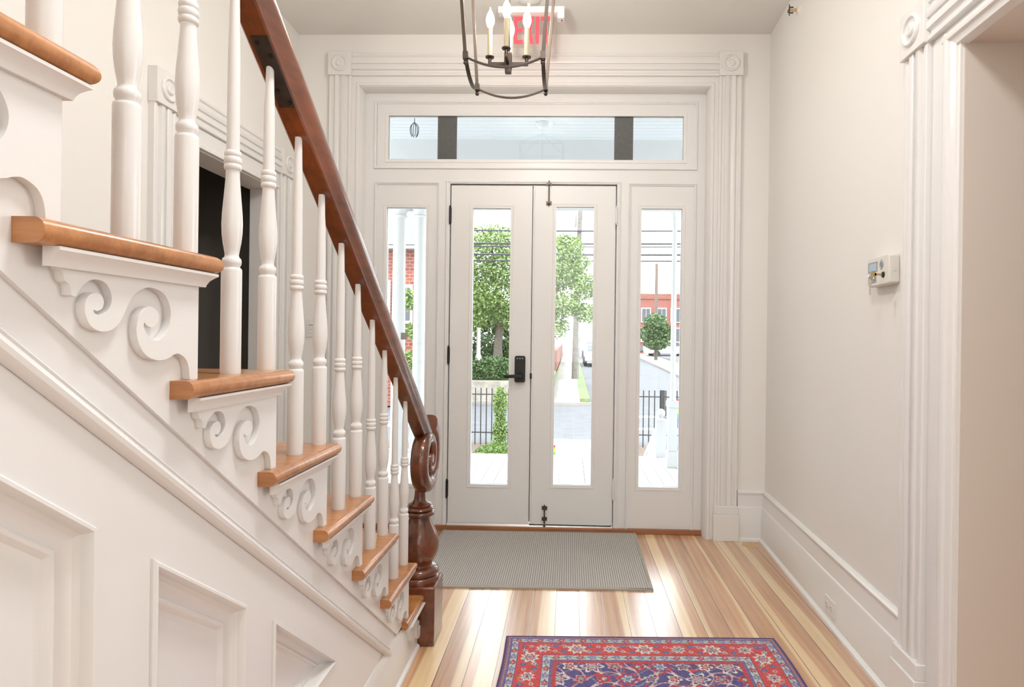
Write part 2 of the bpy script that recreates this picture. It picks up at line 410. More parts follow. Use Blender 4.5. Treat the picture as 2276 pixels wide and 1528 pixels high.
for a, b in ((-.876, -.752), (.277, .398)):
    MB().box(a, b, FR + .026, FR + .044, 2.404, 2.688).build('grey_upright_bar', M_DARKGREY, w1)
w2 = empty('window_2', (-1.06, FR, 0)); st(w2, 'tall narrow sidelight window left of the front doors', 'window')
glazed_panel(w2, SL[0] + .016, SL[1] - .016, .03, SZ - .016, -1.198, -.939, GZ0 - .006, 2.088, FR + .004)
mb = MB(); rect_bead(mb, SL[0], SL[1], -.03, SZ, FR); mb.build('frame_bead', M_DOOR, w2)
w3 = empty('window_3', (.59, FR, 0)); st(w3, 'tall narrow sidelight window right of the front doors', 'window')
glazed_panel(w3, SR[0] + .016, SR[1] - .016, .03, SZ - .016, .457, .716, GZ0 + .004, GZ1, FR + .004)
mb = MB(); rect_bead(mb, SR[0], SR[1], -.03, SZ, FR); mb.build('frame_bead', M_DOOR, w3)
tag(MB().box(-1.098, -1.058, FR + .010, FR + .0142, 1.228, 1.272).build('glass_sticker', simple('grey_sticker', (.36, .35, .31), .5), w2), 'small square grey sticker on the glass')

# ---- the two front doors
SEAM = -.246
d1 = empty('door_1', (-.51, FR, .04)); st(d1, 'left glazed white front door with black lever lock', 'door')
d2 = empty('door_2', (.02, FR, .04)); st(d2, 'right glazed white front door with surface bolts', 'door')
glazed_panel(d1, DX0 + .004, SEAM - .003, .044, DZ1 - .004, -.634, -.389, GZ0 + .002, 2.088, FR + .004, name='leaf')
glazed_panel(d2, SEAM + .003, DX1 - .004, .046, DZ1 - .003, -.093, .150, GZ0 + .008, 2.100, FR + .004, name='leaf')
def hinge(root, x, za, zb, mat, side):
    mb = MB().lathe([(.0065, za), (.0065, zb)], (x, FR - .007, 0), 12)
    mb.lathe([(.003, zb), (.006, zb + .004), (.004, zb + .011), (.001, zb + .013)], (x, FR - .007, 0), 10).lathe([(.001, za - .013), (.004, za - .011), (.006, za - .004), (.003, za)], (x, FR - .007, 0), 10)
    mb.box(x, x + side * .0085, FR - .0022, FR + .006, za, zb)
    mb.build('hinge', mat, root)
for za, zb in ((1.990, 2.090), (1.082, 1.182), (.215, .318)): hinge(d1, DX0 - .002, za, zb, M_IRON, 1)
for za, zb in ((1.995, 2.092), (.222, .340)): hinge(d2, DX1 + .002, za, zb, M_DOOR, -1)
# lever lock
mb = MB(); zc0, zc1, xc0, xc1 = .962, 1.132, -.349, -.281
poly = []
for cx_, cz_, a0 in ((xc1 - .012, zc1 - .012, 0), (xc0 + .012, zc1 - .012, 90), (xc0 + .012, zc0 + .012, 180), (xc1 - .012, zc0 + .012, 270)):
    for k in range(6): a = math.radians(a0 + k * 18); poly.append((cx_ + .012 * math.cos(a), cz_ + .012 * math.sin(a)))
mb.prism(poly, FR + .004, FR - .020, lambda u, v, t: (u, t, v)); lk = mb.build('lock_case', M_IRON, d1, bevel=.004)
mb = MB().lathe([(.022, -.020), (.022, -.030), (.016, -.036), (.012, -.052)], (-.313, FR, 1.003), 18, 'Y')
pth = smooth_pts([(-.308, FR - .054, 1.003), (-.335, FR - .056, 1.003), (-.375, FR - .055, 1.0015), (-.412, FR - .048, .999)], 5)
mb.sweep(pth, [((0, 1, 0), (0, 0, 1))] * len(pth), [(.007, .011), (-.007, .011), (-.007, -.011), (.007, -.011)]); mb.build('lever_handle', M_IRON, lk, bevel=.003)
for x in (-.332, -.315, -.298): MB().lathe([(.0042, -.018), (.0042, -.0225), (.003, -.0235)], (x, FR, 1.116), 10, 'Y').build('keypad_button', M_STEEL, lk)
mb = MB().box(-.252, -.238, FR - .006, FR + .006, .985, 1.020); mb.build('strike_latch', M_IRON, d1, bevel=.002)
def bolt(root, x, za, zb, plates):
    mb = MB().lathe([(.0045, za), (.0045, zb)], (x, FR - .007, 0), 10)
    for z in plates: mb.box(x - .017, x + .017, FR - .004, FR + .005, z - .011, z + .011); mb.box(x - .0085, x + .0085, FR - .015, FR - .003, z - .007, z + .007)
    mb.ball((x, FR - .012, za + .012 if za < 1 else za + .006), .009, 10); mb.build('surface_bolt', M_BOLT, root)
bolt(d2, -.142, 2.108, 2.265, (2.122, 2.246)); bolt(d2, -.146, .03, .172, (.150, .080))
mb = MB().prism([(0, 0), (.010, 0), (.010, .008), (0, .008)], .046, DZ1 - .003, lambda u, v, t: (SEAM + .004 + u, FR + .004 - v, t))
mb.build('meeting_stile_bead', M_DOOR, d2, bevel=.002)
MB().box(SEAM - .020, SEAM + .020, FR + .0505, FR + .062, .046, DZ1 - .014).build('astragal', M_DOOR, d1)
mb = MB().prism([(.0, .0), (.0, -.006), (.004, -.006), (.004, 0)], SEAM + .0, DX1 - .01, lambda u, v, t: (t, FR + .004 + v, .040 + u)); mb.build('draught_strip', M_SLOT, d2)

# ------------------------------------------------------------------ left doorway trim (trim_5)
LWa = lambda a, o, z: (XL + o, a, z)
tr5 = empty('trim_5', (XL, 3.08, 0)); st(tr5, 'fluted white casing around the dark doorway behind the staircase', 'door casing')
mb = MB(LWa); casing_v(mb, LY0 - .145, .21, 2.215); mb.build('side_casing', M_TRIM, tr5)
mb = MB(LWa); casing_v(mb, LY1 + .005, .21, 2.215); mb.build('side_casing', M_TRIM, tr5)
mb = MB(LWa); casing_h(mb, 2.212, LY0 - .005, LY1 + .005); mb.build('head_casing', M_TRIM, tr5)
for ac in (LY0 - .075, LY1 + .075):
    mb = MB(LWa); ring_block(mb, ac, 2.285); mb.build('rosette_block', M_TRIM, tr5, bevel=.002)
for a0 in (LY0 - .154, LY1 - .004):
    mb = MB(LWa); plinth(mb, a0, a0 + .158); mb.build('plinth_block', M_TRIM, tr5, bevel=.0025)
mb = MB(LWa); mb.box(LY0 - .004, LY1 + .004, -.02, .014, 2.14, 2.213).box(LY0 + .001, LY1 - .001, -.15, .022, 2.118, 2.141)
mb.box(LY1 - .022, LY1 + .002, -.15, .020, 0, 2.14).box(LY0 - .002, LY0 + .022, -.15, .02, 0, 2.14)
mb.build('door_jamb', M_TRIM, tr5, bevel=.003)
# ------------------------------------------------------------------ right doorway trim (trim_6)
RWa = lambda a, o, z: RW(o, a, z)
tr6 = empty('trim_6', (RW(0, 1.9, 0))); st(tr6, 'fluted white casing with rosette around the right doorway', 'door casing')
mb = MB(RWa); casing_v(mb, 1.978, .21, 2.225); mb.build('side_casing', M_TRIM, tr6)
mb = MB(RWa); casing_v(mb, RY0 - .27, .21, 2.225); mb.build('side_casing', M_TRIM, tr6)
mb = MB(RWa); casing_h(mb, 2.220, RY0 - .13, 1.978); mb.build('head_casing', M_TRIM, tr6)
for ac in (2.05, RY0 - .2):
    mb = MB(RWa); ring_block(mb, ac, 2.295, s=.152); mb.build('rosette_block', M_TRIM, tr6, bevel=.002)
for a0 in (1.968, RY0 - .28):
    mb = MB(RWa); plinth(mb, a0, a0 + .162); mb.build('plinth_block', M_TRIM, tr6, bevel=.0025)
mb = MB(RWa)                 # stepped jamb lining: flat strip then bead, then the deep reveal
mb.box(1.902, 1.980, -.02, .010, 0, 2.225).box(RY0 - .135, RY0 - .06, -.02, .010, 0, 2.225).box(RY0 - .06, 1.902, -.02, .010, 2.178, 2.222)
mb.build('inner_board', M_TRIM, tr6, bevel=.002)
mb = MB(RWa)
bd = [(0, -.02), (0, .012), (.006, .021), (.016, .024), (.026, .021), (.031, .012), (.048, .006), (.056, -.02)]
mb.prism(bd, 0, 2.20, lambda u, h, t: (1.906 - u, h, t)); mb.prism(bd, 0, 2.20, lambda u, h, t: (RY0 - .06 + u, h, t))
mb.prism(bd, RY0 - .06, 1.906, lambda u, h, t: (t, h, 2.205 - u)); mb.build('inner_bead', M_TRIM, tr6)
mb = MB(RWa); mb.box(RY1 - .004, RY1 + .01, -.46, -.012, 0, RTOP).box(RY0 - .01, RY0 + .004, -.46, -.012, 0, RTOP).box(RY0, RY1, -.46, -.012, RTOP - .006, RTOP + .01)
mb.build('door_jamb', M_JAMB_SHADE, tr6)

# ------------------------------------------------------------------ baseboards
BB = [(0, 0), (.046, 0), (.045, .012), (.034, .020), (.030, .022), (.030, .152), (.0265, .160), (.0265, .203), (.023, .209), (.020, .212), (.014, .282), (.019, .290), (.019, .298), (.010, .307), (.003, .311), (0, .311)]
o = MB().prism(BB, 2.128, D, lambda u, v, t: RW(u, t, v)).build('baseboard_right', M_TRIM); st(o, 'tall moulded white baseboard along the right wall', 'baseboard')
o = MB().prism(BB, XB + .008, XR - .004, lambda u, v, t: (t, D - u, v)).build('baseboard_back', M_TRIM); st(o, 'short white baseboard between the entry casing and the corner', 'baseboard')
o = MB().prism(BB, YB, RY0 - .29, lambda u, v, t: RW(u, t, v)).build('baseboard_rear_right', M_TRIM); st(o, 'white baseboard behind the viewer on the right wall', 'baseboard')
mb = MB().prism(BB, LY1 + .16, D, lambda u, v, t: (XL + u, t, v)).prism(BB, XL, XA - .01, lambda u, v, t: (t, D - u, v))
st(mb.build('baseboard_left', M_TRIM), 'white baseboard in the left back corner', 'baseboard')
# wooden patch discs let into the floor
mb = MB().lathe([(.048, .0003), (.047, .0022), (.0005, .0024)], (1.118, 3.715, 0), 24)
tag(mb.build('floor_plug', simple('plug_wood', (.62, .40, .20), .35)), 'round pale wooden plug in the floor by the corner', 'floor plug')

# ------------------------------------------------------------------ staircase
STR = empty('staircase', (-1.15, 2.5, 0))
tag(STR, 'white painted staircase with pine treads, turned balusters and mahogany handrail', 'staircase')
RUN, RISE = .2597, .1948
TIP = lambda n: .9645 + (n - 2) * RUN
TOP = lambda n: 1.3765 - (n - 2) * RISE
XS = -.585; XO = -.560
TH = .028; SL_ = RISE / RUN
TREADS = list(range(0, 9))
for n in TREADS:
    tp, zt = TIP(n), TOP(n); yb = tp - RUN - .075
    # tread slab with rounded nose on the front and on the open end
    r = TH / 2; arc = [(math.cos(math.radians(a)) * r, math.sin(math.radians(a)) * r) for a in range(90, -91, -15)]
    # sections along the outline: inset rings
    xi = XL + .002
    if n == 8: xo = -.572
    else: xo = XO
    rings = []
    for u, h in arc:
        e = u - r      # 0 at the very edge, -r inside
        rings.append([(xi, tp + e, zt - r + h), (xo + e * .9, tp + e, zt - r + h), (xo + e * .9, yb, zt - r + h), (xi, yb, zt - r + h)])
    vs = [p for q in rings for p in q]; fs = []
    for i in range(len(rings) - 1):
        for k in range(4): fs.append((i * 4 + k, i * 4 + (k + 1) % 4, (i + 1) * 4 + (k + 1) % 4, (i + 1) * 4 + k))
    fs.append((3, 2, 1, 0)); fs.append(tuple((len(rings) - 1) * 4 + k for k in range(4)))
    t = MB().add(vs, fs).build('tread', M_TREAD, STR)
    # end return: side nosing with end grain
    # riser
    rz0 = 0 if n == 8 else TOP(n + 1)
    MB().box(XL + .002, XS - .012, tp - .045, tp - .026, rz0, zt - TH).build('riser', M_STAIR, STR)
    # cove moulding below the tread: front and open side
    cv = [(0, 0), (.020, 0), (.020, -.004), (.016, -.007), (.011, -.012), (.008, -.018), (.007, -.022), (0, -.022)]
    cn = len(cv); vs = []; fs = []
    xs_ = XS; yr = tp - .026; ye = yb + .025
    for (x, y, sx, sy) in ((xi, yr, 0, 1), (xs_, yr, 1, 1), (xs_, ye, 1, 0)):
        for u, h in cv: vs.append((x + sx * u, y + sy * u, zt - TH + h))
    for i in range(2):
        for k in range(cn): fs.append((i * cn + k, i * cn + (k + 1) % cn, (i + 1) * cn + (k + 1) % cn, (i + 1) * cn + k))
    fs.append(tuple(2 * cn + k for k in range(cn)))
    MB().add(vs, fs).build('cove_moulding', M_STAIR, STR)
# scroll brackets
SCR = [(-.0229, -.0448), (-.026, -.1159), (-.026, -.1958), (-.0459, -.1946), (-.0488, -.1751), (-.0573, -.1613), (-.0738, -.1541), (-.0856, -.156), (-.0986, -.161), (-.1191, -.1624), (-.1388, -.1566), (-.1535, -.1441), (-.1617, -.125), (-.1598, -.1061), (-.1529, -.0942), (-.14, -.0871), (-.1281, -.0875), (-.1188, -.0943), (-.1171, -.1026), (-.1216, -.1111), (-.1321, -.1159), (-.1425, -.1131), (-.1469, -.1087), (-.1474, -.1158), (-.1393, -.1269), (-.1242, -.1341), (-.1088, -.1289), (-.0962, -.1149), (-.0917, -.0953), (-.0969, -.0783), (-.11, -.0654), (-.1346, -.06), (-.1549, -.0648), (-.1713, -.0769), (-.1818, -.0931), (-.1895, -.107), (-.1996, -.1168), (-.212, -.1217), (-.2264, -.1219), (-.2404, -.1158), (-.2474, -.1052), (-.2498, -.0946), (-.2466, -.082), (-.2365, -.075), (-.2248, -.0759), (-.2199, -.0839), (-.2221, -.0932), (-.2303, -.0973), (-.2362, -.0958), (-.235, -.0993), (-.2268, -.1012), (-.2124, -.0955), (-.2065, -.0812), (-.2117, -.0665), (-.2227, -.0592), (-.2391, -.0589), (-.2524, -.0664), (-.261, -.0777), (-.2631, -.0817), (-.2699, -.0801), (-.2721, -.0682), (-.279, -.0637), (-.2822, -.0538), (-.2863, -.0501), (-.2866, -.0341)]
def seg_smooth():
    corners = {0, 2, 3, 22, 47, 48, 57, 58, 59, len(SCR) - 1}
    out = []; run = [SCR[2]]
    idx = list(range(2, len(SCR)))
    cur = [2]
    for i in range(3, len(SCR)):
        cur.append(i)
        if i in corners or i == len(SCR) - 1:
            if len(cur) > 2: out += smooth_pts([Vector(SCR[k]) for k in cur], 3)[:-1]
            else: out += [SCR[k] for k in cur[:-1]]
            cur = [i]
    out.append(SCR[-1])
    return [tuple(p[:2]) for p in out]
SCS = [(-.026, -.031)] + seg_smooth() + [(-.2866, -.031)]
for n in TREADS:
    tp, zt = TIP(n), TOP(n)
    pts = SCS if n < 8 else [(min(u, -.10), v) for u, v in SCS] and SCS
    mb = MB().prism([(u, v) for u, v in pts], -.597, XS, lambda u, v, x, tp=tp, zt=zt: (x, tp + u, max(zt + v, .001)))
    mb.build('scroll_bracket', M_STAIR, STR, bevel=.0015)
# stringer and spandrel panelling (planes behind the brackets)
XP = -.597
def zl(y): return .706 - .745 * (y - 1.439)         # groove line
poly = []
YS0 = .19
BBT = .192
for n in range(0, 9):
    poly += [(TIP(n) - .03, TOP(n) - TH)]
    poly += [(TIP(n) - .03, (TOP(n + 1) - TH) if n < 8 else BBT)]
poly = [(YS0, TOP(0) - TH)] + poly
yq = 1.439 + (.706 - BBT) / .745
outl = poly + [(yq, BBT)] + [(YS0, zl(YS0))]
MB().prism(outl, -.622, XP, lambda u, v, x: (x, u, v)).build('stringer', M_STAIR, STR)
# fillet at the groove and lower flat band
XP2 = -.604
MB().prism([(YS0, zl(YS0)), (yq, BBT), (yq - .09, BBT), (YS0, zl(YS0) - .07)], -.622, XP2, lambda u, v, x: (x, u, v)).build('stringer_band', M_STAIR, STR)
# sloped bead
def bz(y): return .755 - .752 * (y - 1.274)
ye = 1.274 + (.755 - BBT) / .752
bd = [(-.030, 0), (-.028, .007), (-.020, .0135), (-.010, .015), (.0, .0125), (.006, .008), (.010, .010), (.014, .008), (.016, .0)]
def sl_prof(mb, prof, y0_, y1_, zfun, x0):
    n = len(prof); vs = []
    for y in (y0_, y1_):
        for u, h in prof: vs.append((x0 + h, y, zfun(y) + u * .72))
    fs = [(k, (k + 1) % n, (k + 1) % n + n, k + n) for k in range(n)] + [tuple(range(n)), tuple(range(2 * n - 1, n - 1, -1))]
    mb.add(vs, fs)
mb = MB(); sl_prof(mb, bd, YS0, ye + .02, bz, XP2 - .001); mb.build('sloped_bead', M_STAIR, STR)
# spandrel framing with three sunk panels
XQ = -.606; ZP = .395
def top_rail(y): return 1.107 - .742 * (y - .619)
pA = (.28, .758); pB = (.866, 1.125); pC0 = 1.232; pC1 = pC0 + 0; 
yC = .619 + (1.107 - ZP) / .742
panels = [[(pA[0], ZP), (pA[1], ZP), (pA[1], top_rail(pA[1]) - .0), (pA[0], top_rail(pA[0]))],
          [(pB[0], ZP), (pB[1], ZP), (pB[1], top_rail(pB[1]) + .01), (pB[0], top_rail(pB[0]))],
          [(pC0, ZP), (yC, ZP), (pC0, top_rail(pC0) + .01)]]
def inset(poly, d):
    """inset CCW polygon"""
    n = len(poly); out = []
    ls = []
    for i in range(n):
        a = Vector(poly[i]); b = Vector(poly[(i + 1) % n]); t = (b - a).normalized(); nn = Vector((-t.y, t.x)); ls.append((a + nn * d, t))
    for i in range(n):
        p, t = ls[i - 1]; q, s = ls[i]
        den = t.x * s.y - t.y * s.x; w = q - p; k = (w.x * s.y - w.y * s.x) / den; out.append(tuple(p + t * k))
    return out
# frame face = outline minus panels, made by stiles and rails
mb = MB()
low = lambda y: bz(y)
def strip(mb, ya, yb, fa, fb, ga, gb, x0=-.622, x1=XQ):
    mb.prism([(ya, fa), (yb, fb), (yb, gb), (ya, ga)], x0, x1, lambda u, v, x: (x, u, v))
strip(mb, YS0, pA[0], 0, 0, bz(YS0), bz(pA[0]))
strip(mb, pA[1], pB[0], 0, 0, bz(pA[1]), bz(pB[0]))
strip(mb, pB[1], pC0, 0, 0, bz(pB[1]), bz(pC0))
for pn, (ya, yb) in zip(panels, (pA, pB, (pC0, yC))):
    strip(mb, ya, yb, 0, 0, ZP, ZP)
    za = pn[3][1] if len(pn) == 4 else pn[2][1]; zb_ = pn[2][1] if len(pn) == 4 else ZP
    strip(mb, ya, yb, za, zb_, bz(ya), bz(yb))
strip(mb, yC, ye, 0, 0, bz(yC), BBT); strip(mb, ye, 2.46, 0, 0, BBT, BBT)
mb.build('spandrel_frame', M_STAIR, STR)
PM = [(0, .0), (.0, .004), (.003, .0075), (.007, .0075), (.010, .002), (.012, -.006), (.017, -.013), (.026, -.019), (.034, -.022), (.036, -.0185), (.039, -.017), (.043, -.018), (.049, -.024), (.056, -.0265), (.060, -.0265)]
for pn in panels:
    n = len(pn); k2 = len(PM); vs = []
    sc_ = 1 if n == 4 else .62
    for u, h in PM:
        for p in inset(pn, u * sc_): vs.append((XQ + h, p[0], p[1]))
    fs = []
    for i in range(k2 - 1):
        for k in range(n): fs.append((i * n + k, i * n + (k + 1) % n, (i + 1) * n + (k + 1) % n, (i + 1) * n + k))
    fs.append(tuple((k2 - 1) * n + k for k in range(n)))
    MB().add(vs, fs).build('sunk_panel', M_STAIR, STR, ang=20)
# foot board of the spandrel
fb = [(0, 0), (.022, 0), (.021, .010), (.013, .017), (.0115, .018), (.0115, BBT - .03), (.008, BBT - .012), (.003, BBT), (0, BBT)]
MB().prism(fb, YS0, 2.415, lambda u, v, t: (XQ + u, t, v)).build('foot_board', M_STAIR, STR)
MB().box(XL + .01, -.623, YS0, YS0 + .02, 0, TOP(0) - TH).build('end_board', M_STAIR, STR)

# rail line (underside on the baluster axis)
BX = -.607
def rail_z(y): return 1.783 - .7505 * (y - 1.203)
def baluster_profile(h):
    return [(.0186, 0), (.0193, .004), (.0193, .184), (.0186, .188), (.0155, .190), (.0155, .1925), (.0176, .196), (.0182, .201), (.0172, .206), (.0140, .2085), (.0128, .213), (.0145, .222), (.0172, .236), (.0190, .252), (.0196, .268),
            (.0188, .286), (.0170, .306), (.0148, .330), (.0130, .352), (.0128, .364), (.0158, .366), (.0166, .370), (.0158, .374), (.0143, .3755), (.0158, .377), (.0168, .382), (.0158, .387), (.0143, .3885), (.0156, .390), (.0163, .394), (.0152, .398), (.0126, .3995),
            (.0122, .42), (.0115, h * .5 + .22), (.0094, h - .05), (.0085, h)]
for n in range(1, 8):
    for off in (-.155, -.026):
        y = TIP(n) + off; zt = TOP(n)
        h = rail_z(y) + .003 - zt
        MB().lathe([(q * .885, w) for q, w in baluster_profile(h)], (BX, y, zt), 20).build('baluster', M_STAIR, STR, ang=50)
# tread 0 pair, only their lower half can show past the frame
# handrail
RP = [(-.020, 0), (.020, 0), (.0235, .003), (.025, .010), (.031, .020), (.036, .034), (.037, .046), (.033, .058), (.024, .068), (.012, .073), (0, .0745), (-.012, .073), (-.024, .068), (-.033, .058), (-.037, .046), (-.036, .034), (-.031, .020), (-.025, .010), (-.0235, .003)]
RP = [(a * 1.02, b * 1.06) for a, b in RP]
sl = math.atan(.7505); T = Vector((0, math.cos(sl), -math.sin(sl))); UP = Vector((0, math.sin(sl), math.cos(sl)))
HR = None
path = [Vector((BX, y, rail_z(y))) for y in (-.35, .4, 1.2, 2.0, 2.50)]
HR = MB().sweep(path, [(Vector((1, 0, 0)), UP)] * len(path), RP).build('handrail', M_MAHOG, STR)
def on_rail(y, x, up): return Vector((BX + x, y, rail_z(y))) + UP * up
# iron strap plate let into the underside
pl = []
ya, yb = 1.145, 1.266
pv = [on_rail(ya, -.0125, -.0025), on_rail(ya, .0215, -.0025), on_rail(yb, .0215, -.0025), on_rail(yb, -.0125, -.0025)]
pv2 = [p + UP * .006 for p in pv]
MB().add(pv + pv2, [(0, 1, 2, 3), (4, 7, 6, 5), (0, 4, 5, 1), (1, 5, 6, 2), (2, 6, 7, 3), (3, 7, 4, 0)]).build('strap_plate', M_PLATE, HR)
mb = MB()
for y, x in ((1.155, -.004), (1.176, .012), (1.236, -.002), (1.257, .013)):
    p = on_rail(y, x, -.0026); q = p - UP * .0016
    MB().tube([p, q], .0045, 10).build('screw_head', M_IRON, HR)

# newel post with volute
NX, NY = -.613, 2.505
NP = empty('newel_post', (NX - STR.location.x, NY - STR.location.y, 0)); NP.parent = STR
def npb(mb, name, mat=M_MAHOG, **k):
    o = mb.build(name, mat, None, **k); o.parent = NP; o.matrix_parent_inverse = Matrix.Translation((-NX, -NY, 0)); return o
npb(MB().box(NX - .083, NX + .083, NY - .083, NY + .083, 0, .238), 'base_block', bevel=.006)
prof = [(.083, .238), (.084, .244), (.084, .256), (.080, .262), (.074, .266), (.079, .270), (.081, .280), (.078, .290), (.066, .298), (.054, .303), (.052, .310), (.060, .322), (.071, .342), (.078, .365), (.080, .388), (.077, .412), (.069, .438), (.058, .462), (.048, .482), (.043, .497), (.042, .504),
        (.052, .506), (.060, .511), (.062, .518), (.058, .525), (.050, .528), (.055, .531), (.057, .537), (.053, .543), (.045, .546), (.048, .549), (.049, .553), (.044, .557), (.032, .562), (.026, .572), (.0225, .590), (.021, .615), (.022, .635)]
npb(MB().lathe(prof, (NX, NY, 0), 36), 'turned_shaft', ang=50)
# volute: rail band curling down and round in the plane of the rail
pts = []; fr = []; scl = []
VC = Vector((BX + .012, 2.508, .742))
NTH = 90
def vr(t):      # outer radius by turn, t in 0..1 ; angle from +62 deg clockwise
    return .182 * (1 - t) ** 1.0 * .62 + .068 * (1 - t) ** 2.2 + .012
start = math.radians(66); tot = math.radians(66 + 560)
vs = []; fs = []
half = [(math.cos(2 * math.pi * k / 16), math.sin(2 * math.pi * k / 16)) for k in range(16)]
def se(c): return math.copysign(abs(c) ** .75, c)
rad = smooth_pts([(0, .190, .080), (.10, .170, .078), (.22, .145, .070), (.36, .128, .062), (.50, .118, .056), (.62, .102, .048), (.74, .080, .040), (.86, .056, .032), (1.0, .030, .026)], 12)
for (t, ro, th) in rad:
    a = start - t * tot; rc = ro - th / 2
    c = VC + Vector((0, math.cos(a) * rc, math.sin(a) * rc)); er = Vector((0, math.cos(a), math.sin(a)))
    wx = .037 - .004 * t
    for ca, sa in half: vs.append(tuple(c + Vector((1, 0, 0)) * (se(ca) * wx) + er * (se(sa) * th / 2)))
for i in range(len(rad) - 1):
    for k in range(16): fs.append((i * 16 + k, i * 16 + (k + 1) % 16, (i + 1) * 16 + (k + 1) % 16, (i + 1) * 16 + k))
fs.append(tuple(range(16))); fs.append(tuple((len(rad) - 1) * 16 + k for k in range(15, -1, -1)))
npb(MB().add(vs, fs), 'volute', ang=60)
npb(MB().lathe([(.0005, -.036), (.018, -.033), (.024, -.02), (.024, .02), (.018, .034), (.0005, .037)], tuple(VC), 18, 'X'), 'volute_eye')

# ------------------------------------------------------------------ lantern chandelier
CHX, CHY = -.262, 2.45
CH = empty('lantern_chandelier', (CHX, CHY, HC)); tag(CH, 'open bronze lantern chandelier with four candle bulbs hanging in the hall', 'chandelier')
hb, zb_, zt_ = .148, 2.318, 2.93
ht = .148 + .068 * (zt_ - zb_)
cor = [(-1, -1), (1, -1), (1, 1), (-1, 1)]
def cpt(i, z): h = hb + .068 * (z - zb_); return Vector((CHX + cor[i][0] * h, CHY + cor[i][1] * h, z))
for i in range(4):
    mb = MB(); a, b = cpt(i, zb_), cpt(i, zt_); mb.sweep([a, b], [((1, 0, 0), (0, 1, 0))] * 2, [(.0065, .0045), (-.0065, .0045), (-.0065, -.0045), (.0065, -.0045)])
    o = mb.build('upright_bar', M_BRONZE, CH, bevel=.001)
    p = cpt(i, zb_)
    MB().box(p.x - .0095, p.x + .0095, p.y - .0095, p.y + .0095, zb_ - .004, zb_ + .024).lathe([(.004, zb_ - .010), (.008, zb_ - .008), (.008, zb_ - .004)], (p.x, p.y, 0), 10).ball((p.x, p.y, zb_ - .017), .0085, 10).build('corner_finial', M_BRONZE, CH)
for i in range(4):
    a, b = cpt(i, zb_ + .006), cpt((i + 1) % 4, zb_ + .006)
    pth = [a.lerp(b, t / 16) - Vector((0, 0, .040 * (1 - (2 * t / 16 - 1) ** 2))) for t in range(17)]
    sd = (b - a).normalized().cross(Vector((0, 0, 1)))
    MB().sweep(pth, [(sd, Vector((0, 0, 1)))] * 17, [(.0075, .0022), (-.0075, .0022), (-.0075, -.0022), (.0075, -.0022)]).build('bottom_strap', M_BRONZE, CH)
    a, b = cpt(i, zt_), cpt((i + 1) % 4, zt_)
    MB().sweep([a, b], [(sd, Vector((0, 0, 1)))] * 2, [(.007, .004), (-.007, .004), (-.007, -.004), (.007, -.004)]).build('top_strap', M_BRONZE, CH)
    a = cpt(i, zt_); pth = smooth_pts([tuple(a), tuple(a.lerp(Vector((CHX, CHY, zt_ + .06)), .35) + Vector((0, 0, .035))), tuple(a.lerp(Vector((CHX, CHY, zt_ + .1)), .75) + Vector((0, 0, .03))), (CHX, CHY, zt_ + .14)], 5)
    MB().tube(pth, .005, 8).build('crown_arm', M_BRONZE, CH)
MB().lathe([(.006, 2.36), (.006, HC - .02), (.055, HC - .018), (.06, HC - .001)], (CHX, CHY, 0), 14).build('stem', M_BRONZE, CH)
MB().box(CHX - .015, CHX + .015, CHY - .015, CHY + .015, 2.345, 2.405).box(CHX - .012, CHX + .012, CHY - .012, CHY + .012, 2.325, 2.345).build('hub', M_BRONZE, CH, bevel=.001)
for dx, dy in ((-1, 0), (1, 0), (0, -1), (0, 1)):
    ex, ey = CHX + dx * .075, CHY + dy * .075; zc = 2.362
    mb = MB().box(min(CHX, ex) - .006, max(CHX, ex) + .006, min(CHY, ey) - .006, max(CHY, ey) + .006, zc - .006, zc + .006).lathe([(.007, zc), (.007, zc + .024), (.0175, zc + .026), (.0185, zc + .030), (.012, zc + .032)], (ex, ey, 0), 14)
    mb.build('candle_arm', M_BRONZE, CH)
    MB().lathe([(.0098, zc + .030), (.0098, zc + .143), (.009, zc + .146)], (ex, ey, 0), 14).build('candle_sleeve', M_CANDLE, CH)
    zb2 = zc + .146
    MB().lathe([(.0085, zb2), (.0105, zb2 + .006), (.0165, zb2 + .022), (.0175, zb2 + .034), (.0145, zb2 + .050), (.0085, zb2 + .064), (.0035, zb2 + .074), (.0012, zb2 + .086)], (ex, ey, 0), 16).build('flame_bulb', M_BULB, CH)

# ------------------------------------------------------------------ exit sign
EX = empty('exit_sign', (-.235, 3.42, HC)); tag(EX, 'clear red-lettered EXIT sign hanging from the ceiling before the doors', 'exit sign')
MB().lathe([(.065, HC - .001), (.064, HC - .012), (.045, HC - .026), (.018, HC - .032), (.0005, HC - .033)], (-.252, 3.42, 0), 24).box(-.26, -.244, 3.412, 3.428, 3.10, HC - .03).build('canopy', M_PLASTIC, EX)
MB().box(-.425, -.050, 3.395, 3.445, 3.082, 3.118).box(-.090, -.050, 3.395, 3.445, 3.050, 3.084).build('housing', M_PLASTIC, EX, bevel=.003)
MB().lathe([(.005, .0), (.005, -.004)], (-.064, 3.42, 3.050), 12).build('test_button', M_REDDOT, EX)
MB().box(-.385, -.100, 3.4185, 3.4225, 2.895, 3.084).build('clear_panel', M_ACRYL, EX)
lz0, lz1 = 2.915, 3.068; s_ = .021
